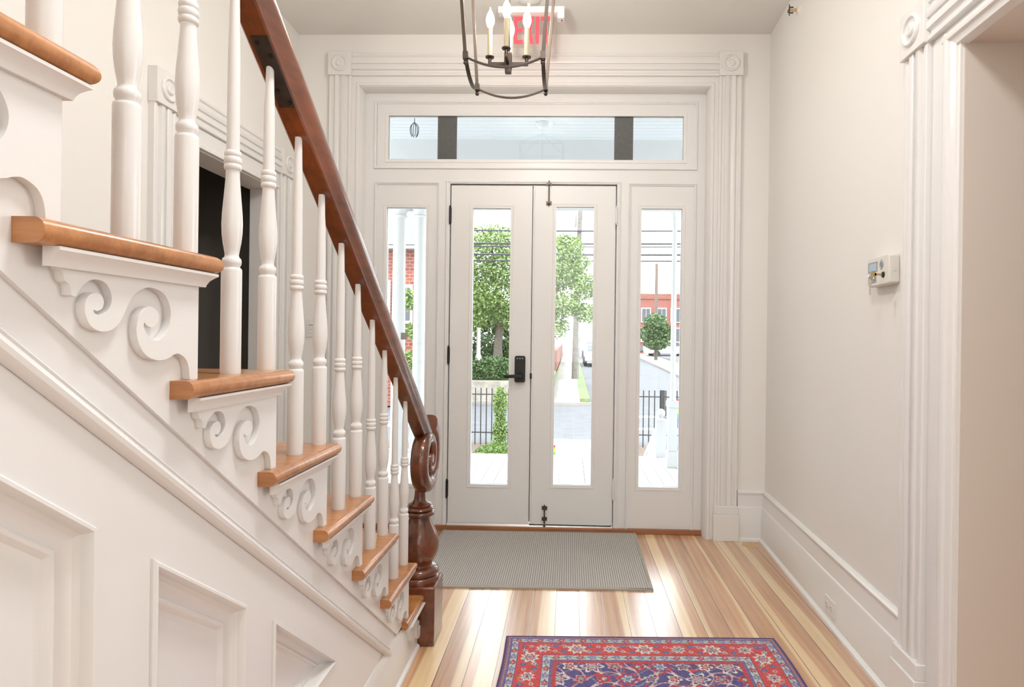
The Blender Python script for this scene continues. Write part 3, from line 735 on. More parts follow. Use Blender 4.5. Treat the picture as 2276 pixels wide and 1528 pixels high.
def letter(kind, xa, xb):
    yf = lambda mb, poly: mb.prism(poly, 3.4125, 3.4178, lambda u, v, t: (u, t, v))
    mb = MB()
    if kind == 'E':
        yf(mb, [(xa, lz0), (xb, lz0), (xb, lz0 + s_), (xa + s_, lz0 + s_), (xa + s_, (lz0 + lz1) / 2 - s_ / 2), (xb - .004, (lz0 + lz1) / 2 - s_ / 2), (xb - .004, (lz0 + lz1) / 2 + s_ / 2), (xa + s_, (lz0 + lz1) / 2 + s_ / 2), (xa + s_, lz1 - s_), (xb, lz1 - s_), (xb, lz1), (xa, lz1)])
    if kind == 'I': yf(mb, [(xa, lz0), (xb, lz0), (xb, lz1), (xa, lz1)])
    if kind == 'T':
        c = (xa + xb) / 2; yf(mb, [(c - s_ / 2, lz0), (c + s_ / 2, lz0), (c + s_ / 2, lz1 - s_), (xb, lz1 - s_), (xb, lz1), (xa, lz1), (xa, lz1 - s_), (c - s_ / 2, lz1 - s_)])
    if kind == 'X':
        c = (xa + xb) / 2; zm = (lz0 + lz1) / 2; w = s_ * 1.05
        yf(mb, [(xa, lz0), (xa + w, lz0), (c, zm - .020), (xb - w, lz0), (xb, lz0), (c + w * .55, zm), (xb, lz1), (xb - w, lz1), (c, zm + .020), (xa + w, lz1), (xa, lz1), (c - w * .55, zm)])
    mb.build('letter', M_RED, EX, smooth=False)
letter('E', -.335, -.283); letter('X', -.276, -.222); letter('I', -.213, -.192); letter('T', -.183, -.130)

# ------------------------------------------------------------------ sprinkler on right wall
SP = empty('sprinkler_head', RW(0, 3.30, 3.04)); tag(SP, 'small brass sprinkler head high on the right wall', 'sprinkler')
c = (0, 0)
mb = MB(RW); mb.lathe([(.026, 0), (.024, .004), (.012, .006), (.010, .012)], (0, 3.30, 3.04), 20, 'X'); mb.build('escutcheon', M_WALL, SP)
mb = MB(RW).lathe([(.008, .006), (.008, .028), (.006, .034), (.006, .055)], (0, 3.30, 3.04), 14, 'X'); mb.build('nozzle', M_BRASS, SP)
mb = MB(RW); mb.box(.052, .056, 3.282, 3.318, 3.032, 3.048).box(.03, .055, 3.297, 3.303, 3.052, 3.058).box(.03, .055, 3.297, 3.303, 3.022, 3.028).box(.050, .054, 3.296, 3.304, 3.01, 3.07); mb.build('deflector', M_BOLT, SP, bevel=.001)

# ------------------------------------------------------------------ alarm keypad with keys
KP = empty('alarm_keypad', RW(0, 2.275, 1.52)); tag(KP, 'ivory alarm keypad with small blue screen on the right wall', 'keypad')
ya, yb, za, zb_ = 2.188, 2.362, 1.462, 1.570
mb = MB(RW); mb.prism([(ya, za + .006), (ya + .010, za), (yb - .012, za - .002), (yb, za + .012), (yb, zb_ - .012), (yb - .012, zb_), (ya + .006, zb_), (ya, zb_ - .006)], 0, .038, lambda u, v, t: (t, u, v)); body = mb.build('body', M_PLASTIC2, KP, bevel=.004)
mb = MB(RW); mb.box(.038, .0395, yb - .085, yb - .012, zb_ - .056, zb_ - .018); mb.build('screen_bezel', M_GREY, KP)
mb = MB(RW); mb.box(.0395, .0402, yb - .080, yb - .022, zb_ - .051, zb_ - .024); mb.build('screen', M_SCREEN, KP)
for r_ in range(4):
    for c_ in range(4):
        mb = MB(RW); mb.box(.038, .041, yb - .030 - c_ * .0155, yb - .018 - c_ * .0155, zb_ - .072 - r_ * .0075, zb_ - .067 - r_ * .0075); mb.build('key_button', M_GREY, KP)
mb = MB(RW); mb.lathe([(.013, .038), (.013, .0402), (.0095, .0402), (.0095, .0385)], (0, yb - .118, zb_ - .034), 18, 'X'); mb.box(.038, .0405, yb - .121, yb - .115, zb_ - .052, zb_ - .016); mb.build('navigation_ring', M_GREY, KP)
mb = MB(RW); mb.box(.012, .026, ya - .0015, ya + .004, zb_ - .062, zb_ - .040); mb.build('side_clip', M_PLASTIC2, KP)
mb = MB(RW); mb.lathe([(.011, .038), (.010, .042), (.006, .043)], (0, yb - .132, zb_ - .072), 16, 'X'); mb.build('key_lock', M_SLOT, KP)
KY = empty('key_ring', RW(.045, yb - .12, zb_ - .08)); tag(KY, 'small brass and nickel keys hanging from the alarm keypad lock', 'keys')
ky, kz = yb - .132, zb_ - .072
mb = MB(RW); mb.box(.043, .070, ky - .0011, ky + .0011, kz - .004, kz + .004).lathe([(.011, -.0011), (.011, .0011)], (.074, ky, kz), 16, 'Y'); mb.build('inserted_key', M_BRASS, KY)
mb = MB(RW); rg = [(.082 + .010 * math.cos(a), ky + .002 * math.sin(a), kz - .010 + .010 * math.sin(a)) for a in [2 * math.pi * k / 20 for k in range(21)]]; mb.tube(rg, .0012, 6); mb.build('wire_ring', M_NICKEL, KY)
mb = MB(RW); hk = (.084, ky + .003, kz - .030)
mb.prism([(hk[1] + .0125 * math.cos(a), hk[2] + .012 * math.sin(a)) for a in [2 * math.pi * k / 18 for k in range(18)]], .0832, .0852, lambda u, v, t: (t, u, v)); mb.box(.0834, .085, hk[1] - .004, hk[1] + .004, hk[2] - .044, hk[2] - .008); mb.build('hanging_key', M_NICKEL, KY)

# ------------------------------------------------------------------ outlet and switch
OU = empty('wall_outlet', RW(.03, 2.695, .083)); tag(OU, 'white electrical outlet set sideways in the right baseboard', 'outlet')
mb = MB(RW); mb.box(.029, .036, 2.638, 2.752, .048, .120); mb.build('cover_plate', M_PLASTIC, OU, bevel=.002)
for yc in (2.672, 2.718):
    mb = MB(RW); mb.lathe([(.0165, .036), (.0165, .0375), (.015, .038)], (0, yc, .084), 20, 'X'); rc = mb.build('receptacle', M_PLASTIC, OU)
    mb = MB(RW); mb.box(.0378, .0384, yc - .007, yc + .001, .0765, .0785).box(.0378, .0384, yc - .007, yc + .001, .0895, .0915).lathe([(.0025, .0378), (.0025, .0384)], (0, yc + .0085, .084), 8, 'X'); mb.build('slots', M_SLOT, rc)
SW = empty('light_switch', (XL, 0, 0)); SW.location = (-1.64, D, 1.29); tag(SW, 'white dimmer switch plate on the wall seen between the balusters', 'switch')
xs0 = -1.648
MB().box(xs0 - .036, xs0 + .030, D - .007, D, 1.237, 1.352).build('cover_plate', M_PLASTIC, SW, bevel=.002)
MB().box(xs0 - .018, xs0 + .014, D - .011, D - .006, 1.262, 1.327).build('rocker', M_PLASTIC, SW, bevel=.002)
MB().box(xs0 - .016, xs0 + .012, D - .0118, D - .0105, 1.310, 1.316).build('slider', M_GREY, SW)
MB().box(xs0 - .006, xs0 + .004, D - .0118, D - .0105, 1.284, 1.287).build('indicator', M_GREY, SW)

# ------------------------------------------------------------------ doormat
def mat_mat():
    mt, nt, b = nm('ribbed_mat'); tc = N(nt, 'ShaderNodeTexCoord'); sp = N(nt, 'ShaderNodeSeparateXYZ'); L(nt, tc.outputs['Object'], sp.inputs[0])
    wv = N(nt, 'ShaderNodeTexWave', Scale=27.0, Distortion=.5, Detail=1.0); wv.wave_type = 'BANDS'; wv.bands_direction = 'X'; wv.inputs['Detail Scale'].default_value = 6; L(nt, tc.outputs['Object'], wv.inputs['Vector'])
    w2 = N(nt, 'ShaderNodeTexWave', Scale=36.0, Distortion=1.0); w2.bands_direction = 'Y'; L(nt, tc.outputs['Object'], w2.inputs['Vector'])
    no = N(nt, 'ShaderNodeTexNoise', Scale=260.0, Detail=2.0); L(nt, tc.outputs['Object'], no.inputs['Vector'])
    mx = N(nt, 'ShaderNodeMix'); mx.data_type = 'FLOAT'; mx.inputs[0].default_value = .35; L(nt, wv.outputs['Fac'], mx.inputs[2]); L(nt, w2.outputs['Fac'], mx.inputs[3])
    m2 = N(nt, 'ShaderNodeMix'); m2.data_type = 'FLOAT'; m2.inputs[0].default_value = .3; L(nt, mx.outputs[0], m2.inputs[2]); L(nt, no.outputs[0], m2.inputs[3])
    r = ramp(nt, m2.outputs[0], [(.22, (.21, .195, .175)), (.62, (.58, .55, .51))]); L(nt, r.outputs[0], b.inputs['Base Color'])
    bp = N(nt, 'ShaderNodeBump', Strength=.8, Distance=.004); L(nt, mx.outputs[0], bp.inputs['Height']); L(nt, bp.outputs[0], b.inputs['Normal'])
    b.inputs['Roughness'].default_value = .75; return mt
M_MAT = mat_mat()
MT = empty('doormat', (-.17, 3.43, 0)); tag(MT, 'grey-beige ribbed doormat lying before the front doors', 'doormat')
mb = MB(); nx_, ny_ = 24, 20; vs = []; fs = []
c00, c10, c11, c01 = Vector((-.775, 2.995)), Vector((.428, 3.018)), Vector((.436, 3.880)), Vector((-.790, 3.862))
for j in range(ny_ + 1):
    for i in range(nx_ + 1):
        u, v = i / nx_, j / ny_; p = c00.lerp(c10, u).lerp(c01.lerp(c11, u), v)
        z = .009 + .004 * math.exp(-((v - .50) / .035) ** 2) + .0035 * math.exp(-((u - 1) / .12) ** 2 - (v / .12) ** 2)
        vs.append((p.x, p.y, z))
for j in range(ny_):
    for i in range(nx_): k = j * (nx_ + 1) + i; fs.append((k, k + 1, k + nx_ + 2, k + nx_ + 1))
mb.add(vs, fs); mo = mb.build('ribbed_top', M_MAT, MT)
mb = MB()
edge = [(c00, c10), (c10, c11), (c11, c01), (c01, c00)]
for a, b in edge:
    t = (b - a).normalized(); nn = Vector((-t.y, t.x))
    q = [a - t * .004 - nn * .006, b + t * .004 - nn * .006, b + t * .004 + nn * .010, a - t * .004 + nn * .010]
    mb.add([(p.x, p.y, .0005) for p in q] + [(q[0].x, q[0].y, .008), (q[1].x, q[1].y, .008), (q[2].x, q[2].y, .0125), (q[3].x, q[3].y, .0125)], [(0, 1, 2, 3), (4, 7, 6, 5), (0, 4, 5, 1), (1, 5, 6, 2), (2, 6, 7, 3), (3, 7, 4, 0)])
mb.build('bound_edge', simple('mat_binding', (.40, .37, .32), .7), MT)

# ------------------------------------------------------------------ oriental rug: pattern woven as a colour grid
RWD, RLN = 1.112, 1.95; CELL = .003
nu, nv = int(RWD / CELL), int(RLN / CELL)
U, V = np.meshgrid(np.linspace(0, RWD, nu), np.linspace(0, RLN, nv), indexing='ij')
rng = np.random.RandomState(3)
NAVY = np.array((.05, .038, .165)); REDC = np.array((.50, .030, .032)); CREAM = np.array((.42, .47, .43)); IVORY = np.array((.66, .63, .56)); BLUE = np.array((.11, .16, .36)); PINK = np.array((.62, .22, .20)); PURP = np.array((.11, .075, .20)); MAROON = np.array((.17, .015, .03)); TEAL = np.array((.20, .33, .36)); GOLD = np.array((.45, .20, .08))
C = np.zeros((nu, nv, 3)) + NAVY
d = np.minimum(np.minimum(U, RWD - U), np.minimum(V, RLN - V))          # distance from the edge
hor = np.minimum(V, RLN - V) <= np.minimum(U, RWD - U)
along = np.where(hor, U - RWD / 2, V - RLN / 2); dist = d
def put(mask, col): C[mask] = col
# field
fu, fv = U - RWD / 2, V - RLN / 2
def flower(cu, cv, r, petals, cols, ph=0, reg=None, wob=.28, sq=1.0):
    x = (U - cu) / r; y = (V - cv) / (r * sq); rr = np.hypot(x, y); aa = np.arctan2(y, x) + ph
    k = 1 + wob * np.cos(petals * aa)
    for i, c in enumerate(cols):
        mk = rr < k * (1 - i * (0.92 / len(cols)))
        if reg is not None: mk &= reg
        C[mk] = c
field = d > .205
sv = np.sin(fu * 46 + 1.2 * np.sin(fv * 30)) * np.sin(fv * 46 + 1.2 * np.sin(fu * 30))
put(field & (np.abs(sv) < .10), PINK); put(field & (np.abs(sv) < .045), IVORY * .8)
sv2 = np.sin(fu * 30 + 2 * np.sin(fv * 18) + .8) + np.sin(fv * 32 + 2 * np.sin(fu * 21))
put(field & (np.abs(sv2) < .11), REDC * .9); put(field & (np.abs(sv2 - .55) < .06), TEAL)
pal = [IVORY, BLUE, PINK, REDC, TEAL, CREAM]
for i in range(-4, 5):
    for j in range(-9, 10):
        cu = RWD / 2 + i * .086 + (.043 if j % 2 else 0); cv = RLN / 2 + j * .083
        k = (i * 7 + j * 13) % 6; big = (i + j) % 3 == 0
        flower(cu, cv, (.036 if big else .023), 6 if big else 5, [pal[k], NAVY, pal[(k + 2) % 6], pal[(k + 4) % 6]] if big else [pal[(k + 1) % 6], MAROON, pal[(k + 3) % 6]], ph=k, reg=field, wob=.3)
# inner bands
put((d > .190) & (d <= .205), REDC * .8); put((d > .183) & (d <= .190), PURP)
def guard(lo, hi, base, step):
    band = (d > lo) & (d <= hi); put(band, base); mid = (lo + hi) / 2
    ring = lambda a, b: band & (np.abs(d - a) < b)
    s = np.sin(along / step * math.pi) * (hi - lo) * .28
    put(band & (np.abs(d - mid - s) < .0022), TEAL * .55)
    ph = np.mod(along, step) - step / 2; idx = np.floor(along / step).astype(int)
    dd = np.hypot(ph / .014, (d - mid) / .0115) * (1 + .22 * np.cos(5 * np.arctan2(d - mid, ph)))
    put(band & (dd < 1), np.array((.0, .0, .0)) + BLUE); put(band & (dd < 1) & (idx % 2 == 0), MAROON * 1.6)
    put(band & (dd < .42), PINK)
    put(band & ((d - lo < .0026) | (hi - d < .0026)), NAVY * 1.3)
guard(.150, .183, CREAM, .047); guard(.022, .052, CREAM, .044)
mband = (d > .052) & (d <= .150); put(mband, REDC)
midm = .101; sw = np.sin(along * 2 * math.pi / .27) * .030
put(mband & (np.abs(d - midm - sw) < .0042), IVORY * .7); put(mband & (np.abs(d - midm - sw) < .0026), NAVY)
sw2 = np.sin(along * 2 * math.pi / .135 + 1.1) * .034
put(mband & (np.abs(d - midm + sw2) < .0026), GOLD * .8)
stp = .135; ph = np.mod(along + stp / 2, stp) - stp / 2; idx = np.floor((along + stp / 2) / stp).astype(int)
for rr_, col, alt in ((1.0, IVORY, PINK), (.78, CREAM, IVORY), (.60, MAROON, NAVY), (.45, PINK, CREAM), (.25, BLUE, MAROON)):
    dd = np.hypot(ph / .033, (d - midm) / .030) * (1 + .2 * np.cos(8 * np.arctan2(d - midm, ph)))
    put(mband & (dd < rr_) & (idx % 2 == 0), col); put(mband & (dd < rr_ * .85) & (idx % 2 != 0), alt)
ph2 = np.mod(along, stp) - stp / 2
for sgn in (-1, 1):
    dd = np.hypot((ph2 - sgn * .016) / .010, (d - midm - sgn * .022) / .012); put(mband & (dd < 1), NAVY * 1.4); put(mband & (dd < .5), BLUE)
    dd = np.hypot((ph2 + sgn * .020) / .009, (d - midm - sgn * .018) / .008); put(mband & (dd < 1), IVORY * .8); put(mband & (dd < .55), MAROON)
put((d > .050) & (d < .0535), NAVY); put((d > .148) & (d < .151), NAVY)
put(d <= .022, PURP); put((d > .012) & (d <= .017), PINK * .6)
C = C ** .86; C *= (1 + .22 * rng.randn(nu, nv, 1)).clip(.45, 1.6); C = C.clip(0.005, 1)
ang = math.radians(2.2); ca, sa = math.cos(ang), math.sin(ang)
ox, oy = -.243, 2.512                                   # far left corner
dx, dy = -.006 * 0, -1
Xr = ox + U * ca + V * .006; Yr = oy + U * sa * .9 - V
Xr = Xr + .004 * np.sin(V * 9)
Zr = .008 + .0012 * rng.rand(nu, nv) - np.clip((.012 - d), 0, .012) * .25
me = bpy.data.meshes.new('woven_field')
verts = np.stack([Xr, Yr, Zr], -1).reshape(-1, 3)
ii, jj = np.meshgrid(np.arange(nu - 1), np.arange(nv - 1), indexing='ij')
q = np.stack([ii * nv + jj, ii * nv + jj + 1, (ii + 1) * nv + jj + 1, (ii + 1) * nv + jj], -1).reshape(-1, 4)
me.vertices.add(len(verts)); me.vertices.foreach_set('co', verts.ravel())
me.loops.add(q.size); me.loops.foreach_set('vertex_index', q.ravel().astype(np.int32))
me.polygons.add(len(q)); me.polygons.foreach_set('loop_start', np.arange(0, q.size, 4, dtype=np.int32)); me.update(calc_edges=True)
ca_ = me.color_attributes.new('weave', 'FLOAT_COLOR', 'POINT')
ca_.data.foreach_set('color', np.concatenate([C.reshape(-1, 3), np.ones((nu * nv, 1))], 1).astype(np.float32).ravel())
M_RUG, nt, b = nm('rug_wool'); at = N(nt, 'ShaderNodeVertexColor'); at.layer_name = 'weave'
L(nt, at.outputs[0], b.inputs['Base Color']); b.inputs['Roughness'].default_value = .9; b.inputs['Sheen Weight'].default_value = .25
me.materials.append(M_RUG)
RG = empty('oriental_rug', (.31, 1.55, 0)); tag(RG, 'red and navy oriental rug with floral borders on the plank floor', 'rug')
ro = bpy.data.objects.new('woven_field', me); COL.objects.link(ro); ro.parent = RG; ro.matrix_parent_inverse = Matrix.Translation(-Vector(RG.location))
mb = MB()       # bound edge around the rug
def rp(u, v): return (ox + u * ca + v * .006 + .004 * math.sin(v * 9), oy + u * sa * .9 - v)
loop = [(RWD * k / 30, 0) for k in range(30)] + [(RWD, RLN * k / 40) for k in range(40)] + [(RWD - RWD * k / 30, RLN) for k in range(30)] + [(0, RLN - RLN * k / 40) for k in range(40)]
lp = [(*rp(*p), .0045) for p in loop]; cx0 = rp(RWD / 2, RLN / 2); frs = []
for i in range(len(lp)):
    t = (Vector(lp[(i + 1) % len(lp)]) - Vector(lp[i - 1])).normalized(); frs.append((t.cross(Vector((0, 0, 1))), Vector((0, 0, 1))))
mb.sweep(lp, frs, [(.005 * math.cos(2 * math.pi * k / 8), .0042 * math.sin(2 * math.pi * k / 8)) for k in range(8)], closed=True)
mb.build('bound_edge', simple('rug_binding', (.10, .06, .15), .9, var=.4, bscale=300), RG)

# ================================================================== outside
M_PORCH = simple('white_porch_paint', (.61, .62, .625), .5)
M_PCEIL = simple('pale_blue_porch_ceiling', (.62, .655, .68), .5)
M_PORCHF = simple('porch_floor_paint', (.50, .51, .515), .4, bump=.05, bscale=30)
M_ASPH = simple('asphalt', (.108, .112, .122), .9, var=.12, bscale=3)
M_CONC = simple('concrete', (.25, .23, .205), .9, var=.1, bscale=2)
M_WALK = simple('pale_concrete_walk', (.32, .315, .305), .85, var=.06, bscale=4)
M_GRASS = simple('grass', (.13, .17, .07), .9, var=.3, bscale=9)
M_SOIL = simple('mulch', (.12, .09, .07), .9, var=.3, bscale=14)
M_PAINTLINE = simple('road_paint', (.7, .7, .68), .7)
M_BARK = simple('bark', (.10, .085, .07), .9, var=.3, bscale=12)
M_POLE = simple('weathered_pole', (.15, .135, .118), .85, var=.25, bscale=8)
M_POLE2 = simple('brown_pole', (.13, .095, .08), .85, var=.2, bscale=8)
M_WIRE = simple('cable', (.04, .04, .045), .6)
M_FENCE = simple('black_fence_paint', (.02, .02, .022), .5)
M_STONE = simple('stone_wall', (.24, .22, .19), .9, var=.25, bscale=5)
M_ROOF = simple('grey_roof', (.12, .12, .125), .8, var=.15, bscale=6)
M_WHITE = simple('white_house_trim', (.55, .55, .545), .5)
M_WINDK = simple('dark_window', (.05, .055, .065), .1)
def leafm(name, a, b_):
    mt, nt, b = nm(name); g = N(nt, 'ShaderNodeNewGeometry'); r = ramp(nt, g.outputs['Random Per Island'], [(0, a), (1, b_)]); L(nt, r.outputs[0], b.inputs['Base Color']); b.inputs['Roughness'].default_value = .6
    b.inputs['Transmission Weight'].default_value = 0; return mt
M_LEAF = leafm('fresh_leaf', (.10, .185, .038), (.25, .34, .11)); M_LEAF2 = leafm('deep_leaf', (.035, .085, .022), (.095, .17, .052)); M_LEAF3 = leafm('box_leaf', (.08, .155, .022), (.18, .27, .06))
def brick(name, c1, c2, mortar, sc):
    mt, nt, b = nm(name); tc = N(nt, 'ShaderNodeTexCoord'); sp = N(nt, 'ShaderNodeSeparateXYZ'); L(nt, tc.outputs['Object'], sp.inputs[0])
    ad = N(nt, 'ShaderNodeMath'); ad.operation = 'ADD'; L(nt, sp.outputs[0], ad.inputs[0]); L(nt, sp.outputs[1], ad.inputs[1])
    cb = N(nt, 'ShaderNodeCombineXYZ'); L(nt, ad.outputs[0], cb.inputs[0]); L(nt, sp.outputs[2], cb.inputs[1])
    br = N(nt, 'ShaderNodeTexBrick'); br.inputs['Color1'].default_value = (*c1, 1); br.inputs['Color2'].default_value = (*c2, 1); br.inputs['Mortar'].default_value = (*mortar, 1)
    br.inputs['Scale'].default_value = sc; br.inputs['Mortar Size'].default_value = .018; L(nt, cb.outputs[0], br.inputs['Vector']); L(nt, br.outputs[0], b.inputs['Base Color']); b.inputs['Roughness'].default_value = .85; return mt
M_BRICK = brick('red_brick', (.16, .037, .024), (.21, .055, .037), (.26, .20, .16), 2.2)
M_BRICK2 = brick('pale_red_brick', (.19, .052, .04), (.22, .066, .05), (.25, .145, .12), 3)

# ---- porch
o = MB()
x = -4.0
while x < 4.0:
    o.box(x, x + .112, 4.03, 6.62, -.07, -.03); x += .1155
st(o.build('floor_porch', M_PORCHF, bevel=.003), 'white painted plank floor of the front porch', 'porch floor')
mb = MB(); y = 4.06
while y < 6.25: mb.box(-4, 4, y, y + .082, 3.283, 3.30); y += .090
mb.box(-4.2, 4.2, 4.03, 7.0, 3.302, 3.42)
st(mb.build('ceiling_porch', M_PCEIL, bevel=.003), 'white beadboard ceiling of the front porch', 'porch ceiling')
st(MB().box(-4, 4, 6.20, 6.42, 2.60, 3.31).build('trim_7', M_PORCH), 'white porch beam above the columns', 'beam')
PD = empty('porch_step', (.35, 6.62, -1.1)); tag(PD, 'pale concrete steps leading down from the porch', 'steps')
for i in range(3): MB().box(-.10, .92, 6.63 + .28 * i, 6.91 + .28 * i, -1.1, -.25 - .27 * i).build('step', M_WALK, PD)
def column(x, y, r, label, ped=None):
    o = empty('porch_column', (x, y, -.03)); tag(o, label, 'column', 'white porch columns')
    zb = -.03
    if ped:
        w, h = ped
        MB().box(x - w * .62, x + w * .62, y - w * .62, y + w * .62, zb, zb + .16).box(x - w / 2, x + w / 2, y - w / 2, y + w / 2, zb + .16, h - .06).box(x - w * .66, x + w * .66, y - w * .66, y + w * .66, h - .06, h).build('pedestal', M_PORCH, o, bevel=.004); zb = h
    MB().lathe([(r * 1.25, zb), (r * 1.3, zb + .02), (r * 1.1, zb + .05), (r, zb + .08), (r * 1.0, zb + 1), (r * .86, 2.44)], (x, y, 0), 24).build('shaft', M_PORCH, o)
    MB().lathe([(r * .86, 2.44), (r * 1.1, 2.455), (r * .95, 2.47), (r * 1.0, 2.49), (r * 1.4, 2.53)], (x, y, 0), 24).box(x - r * 1.6, x + r * 1.6, y - r * 1.6, y + r * 1.6, 2.53, 2.60).build('capital', M_PORCH, o)
column(-1.722, 6.05, .068, 'thick white porch column seen left of the other in the left sidelight')
column(-1.512, 6.05, .062, 'thick white porch column on the right side of the left sidelight view')
column(1.045, 6.1, .026, 'slender white column on a panelled pedestal seen through the right sidelight', (.088, .63))
# left railing, right stair newel and handrail
RL = empty('porch_railing', (-2.2, 6.2, -.03)); tag(RL, 'white porch railing low in the left sidelight', 'railing')
MB().box(-3.6, -1.40, 6.27, 6.34, .30, .35).build('top_rail', M_PORCH, RL); MB().box(-3.6, -1.40, 6.28, 6.33, .02, .06).build('bottom_rail', M_PORCH, RL)
for k in range(14): xk = -1.50 - k * .15; MB().lathe([(.02, .05), (.014, .09), (.022, .16), (.012, .24), (.018, .31)], (xk, 6.305, 0), 10).build('baluster', M_PORCH, RL)
NR = empty('porch_stair_railing', (1.0, 6.7, -.03)); tag(NR, 'white balustrade with ball finial descending beside the porch steps', 'railing')
MB().box(.955, 1.065, 6.58, 6.69, -.07, .36).ball((1.01, 6.635, .44), .05, 16).lathe([(.06, .36), (.065, .375), (.03, .39), (.03, .40)], (1.01, 6.635, 0), 14).build('newel', M_PORCH, NR, bevel=.003)
mb = MB(); mb.prism([(6.69, .28), (6.69, .33), (8.2, -.45), (8.2, -.50)], .975, 1.045, lambda u, v, t: (t, u, v)); mb.build('sloped_rail', M_PORCH, NR)
for k in range(7):
    yk = 6.8 + k * .18; zt = .30 - (yk - 6.69) * .517; MB().lathe([(.03, zt - .66), (.02, zt - .6), (.042, zt - .42), (.018, zt - .2), (.026, zt - .005)], (1.01, yk, 0), 10).build('baluster', M_PORCH, NR)
LG = empty('ceiling_light', (-.26, 5.72, 3.283)); tag(LG, 'round white flush porch light seen through the transom', 'ceiling light')
MB().lathe([(.08, 3.283), (.08, 3.270), (.066, 3.245), (.04, 3.232), (.0005, 3.228)], (-.26, 5.72, 0), 20).build('dome', M_PORCH, LG)
HL = empty('hanging_lantern', (-1.31, 5.0, 3.28)); tag(HL, 'tiny wire lantern hanging under the porch ceiling at transom left', 'lantern')
mb = MB().tube([(-1.31, 5, 3.283), (-1.31, 5, 3.03)], .003, 6)
for a in range(6):
    c, s = math.cos(a * math.pi / 3), math.sin(a * math.pi / 3); mb.tube(smooth_pts([(-1.31, 5, 3.03), (-1.31 + .03 * c, 5 + .03 * s, 3.0), (-1.31 + .034 * c, 5 + .034 * s, 2.95), (-1.31 + .02 * c, 5 + .02 * s, 2.91)], 4), .003, 6)
mb.build('wire_cage', M_FENCE, HL)
mb = MB()
for a in range(4): c, s = math.cos(a * math.pi / 2), math.sin(a * math.pi / 2); mb.tube([(-1.31, 5, 3.13), (-1.31 + .035 * c, 5 + .035 * s, 3.08)], .003, 6)
mb.build('hook', M_FENCE, HL)

# ---- terrain
def gz(y): return -1.1 if y < 22 else -1.1 + (y - 22) * .0195
def ground(name, mat, poly, dz, label, cat):
    pts = []
    n = len(poly); mb = MB(); seg = 12
    (x0, x1, y0, y1) = poly
    vs = []; fs = []
    for j in range(seg + 1):
        y = y0 + (y1 - y0) * j / seg
        vs += [(x0, y, gz(y) + dz), (x1, y, gz(y) + dz), (x0, y, gz(y) - .3), (x1, y, gz(y) - .3)]
    for j in range(seg):
        a = j * 4; b = a + 4
        fs += [(a, a + 1, b + 1, b), (a + 2, b + 2, b + 3, a + 3), (a, b, b + 2, a + 2), (a + 1, a + 3, b + 3, b + 1)]
    fs += [(0, 2, 3, 1), (seg * 4, seg * 4 + 1, seg * 4 + 3, seg * 4 + 2)]
    mb.add(vs, fs); return st(mb.build(name, mat, smooth=False), label, cat)
ground('ground_garden', M_SOIL, (-14, 14, 6.66, 13.55), -.03, 'mulched front garden between the porch and the street', 'ground')
ground('ground_walk', M_WALK, (-.45, 1.15, 6.7, 14.0), .0, 'pale concrete garden walk leading to the street', 'path')
ground('ground_street', M_ASPH, (-40, 40, 13.55, 21.6), -.05, 'grey asphalt cross street in front of the house', 'road')
ground('ground_avenue', M_ASPH, (.80, 6.2, 21.6, 150), -.05, 'grey asphalt road running away from the house', 'road')
ground('ground_pavement', M_CONC, (-.62, .42, 21.6, 150), .06, 'concrete pavement beside the wooden utility pole', 'pavement')
ground('ground_verge', M_GRASS, (.42, .80, 22.6, 150), .07, 'grass strip between pavement and road', 'grass verge')
ground('ground_kerb', M_CONC, (-40, .80, 21.45, 21.62), .05, 'concrete kerb along the far side of the street', 'kerb')
ground('ground_pavement_right', M_CONC, (6.2, 8.2, 21.6, 150), .06, 'pale pavement on the right of the far road', 'pavement')
ground('ground_bank', M_GRASS, (8.2, 40, 21.6, 48), .08, 'grassy ground right of the far road', 'lawn')
ground('ground_lot', M_ASPH, (8.2, 40, 48, 150), .10, 'parking ground before the far brick building', 'ground')
st(MB().box(-40, -.62, 22.4, 70, -1.2, -.40).build('ground_terrace', M_GRASS, smooth=False), 'raised lawn behind the stone wall across the street', 'lawn')
tag(MB().box(-40, -.62, 22.1, 22.4, -1.2, -.38).build('retaining_wall', M_STONE, bevel=.02), 'low stone wall below the green hedge across the street', 'wall')
tag(MB().box(-.95, -.62, 30, 60, -.5, .62).build('brick_garden_wall', M_BRICK2), 'low red brick wall along the left edge of the pavement', 'wall')
for i, (a, b, c, d_) in enumerate(((.95, 2.6, 15.9, 16.3), (1.5, 3.2, 18.4, 18.8))):
    tag(MB().box(a, b, c, d_, -1.16, -1.142).build('road_marking', M_PAINTLINE), ('nearer', 'farther')[i] + ' white stripe painted on the cross street', 'road marking', 'white road stripes')

# ---- picket fences
def fence(x0, x1, label, postx):
    o = empty('picket_fence', ((x0 + x1) / 2, 13.3, -1.1)); tag(o, label, 'fence')
    for z in (-.86, -.02): MB().box(x0, x1, 13.285, 13.315, z - .012, z + .012).build('rail', M_FENCE, o)
    n = int((x1 - x0) / .122)
    for k in range(n + 1): xk = x0 + .05 + k * .122; MB().box(xk - .011, xk + .011, 13.289, 13.311, -1.13, .12).build('picket', M_FENCE, o)
    for xk in postx: MB().box(xk - .045, xk + .045, 13.255, 13.345, -1.13, .13).build('post', M_FENCE, o)
fence(-3.2, -.75, 'black iron picket fence seen through the left door', (-3.2,)); fence(1.35, 3.0, 'black iron picket fence seen through the right sidelight', (2.06,))

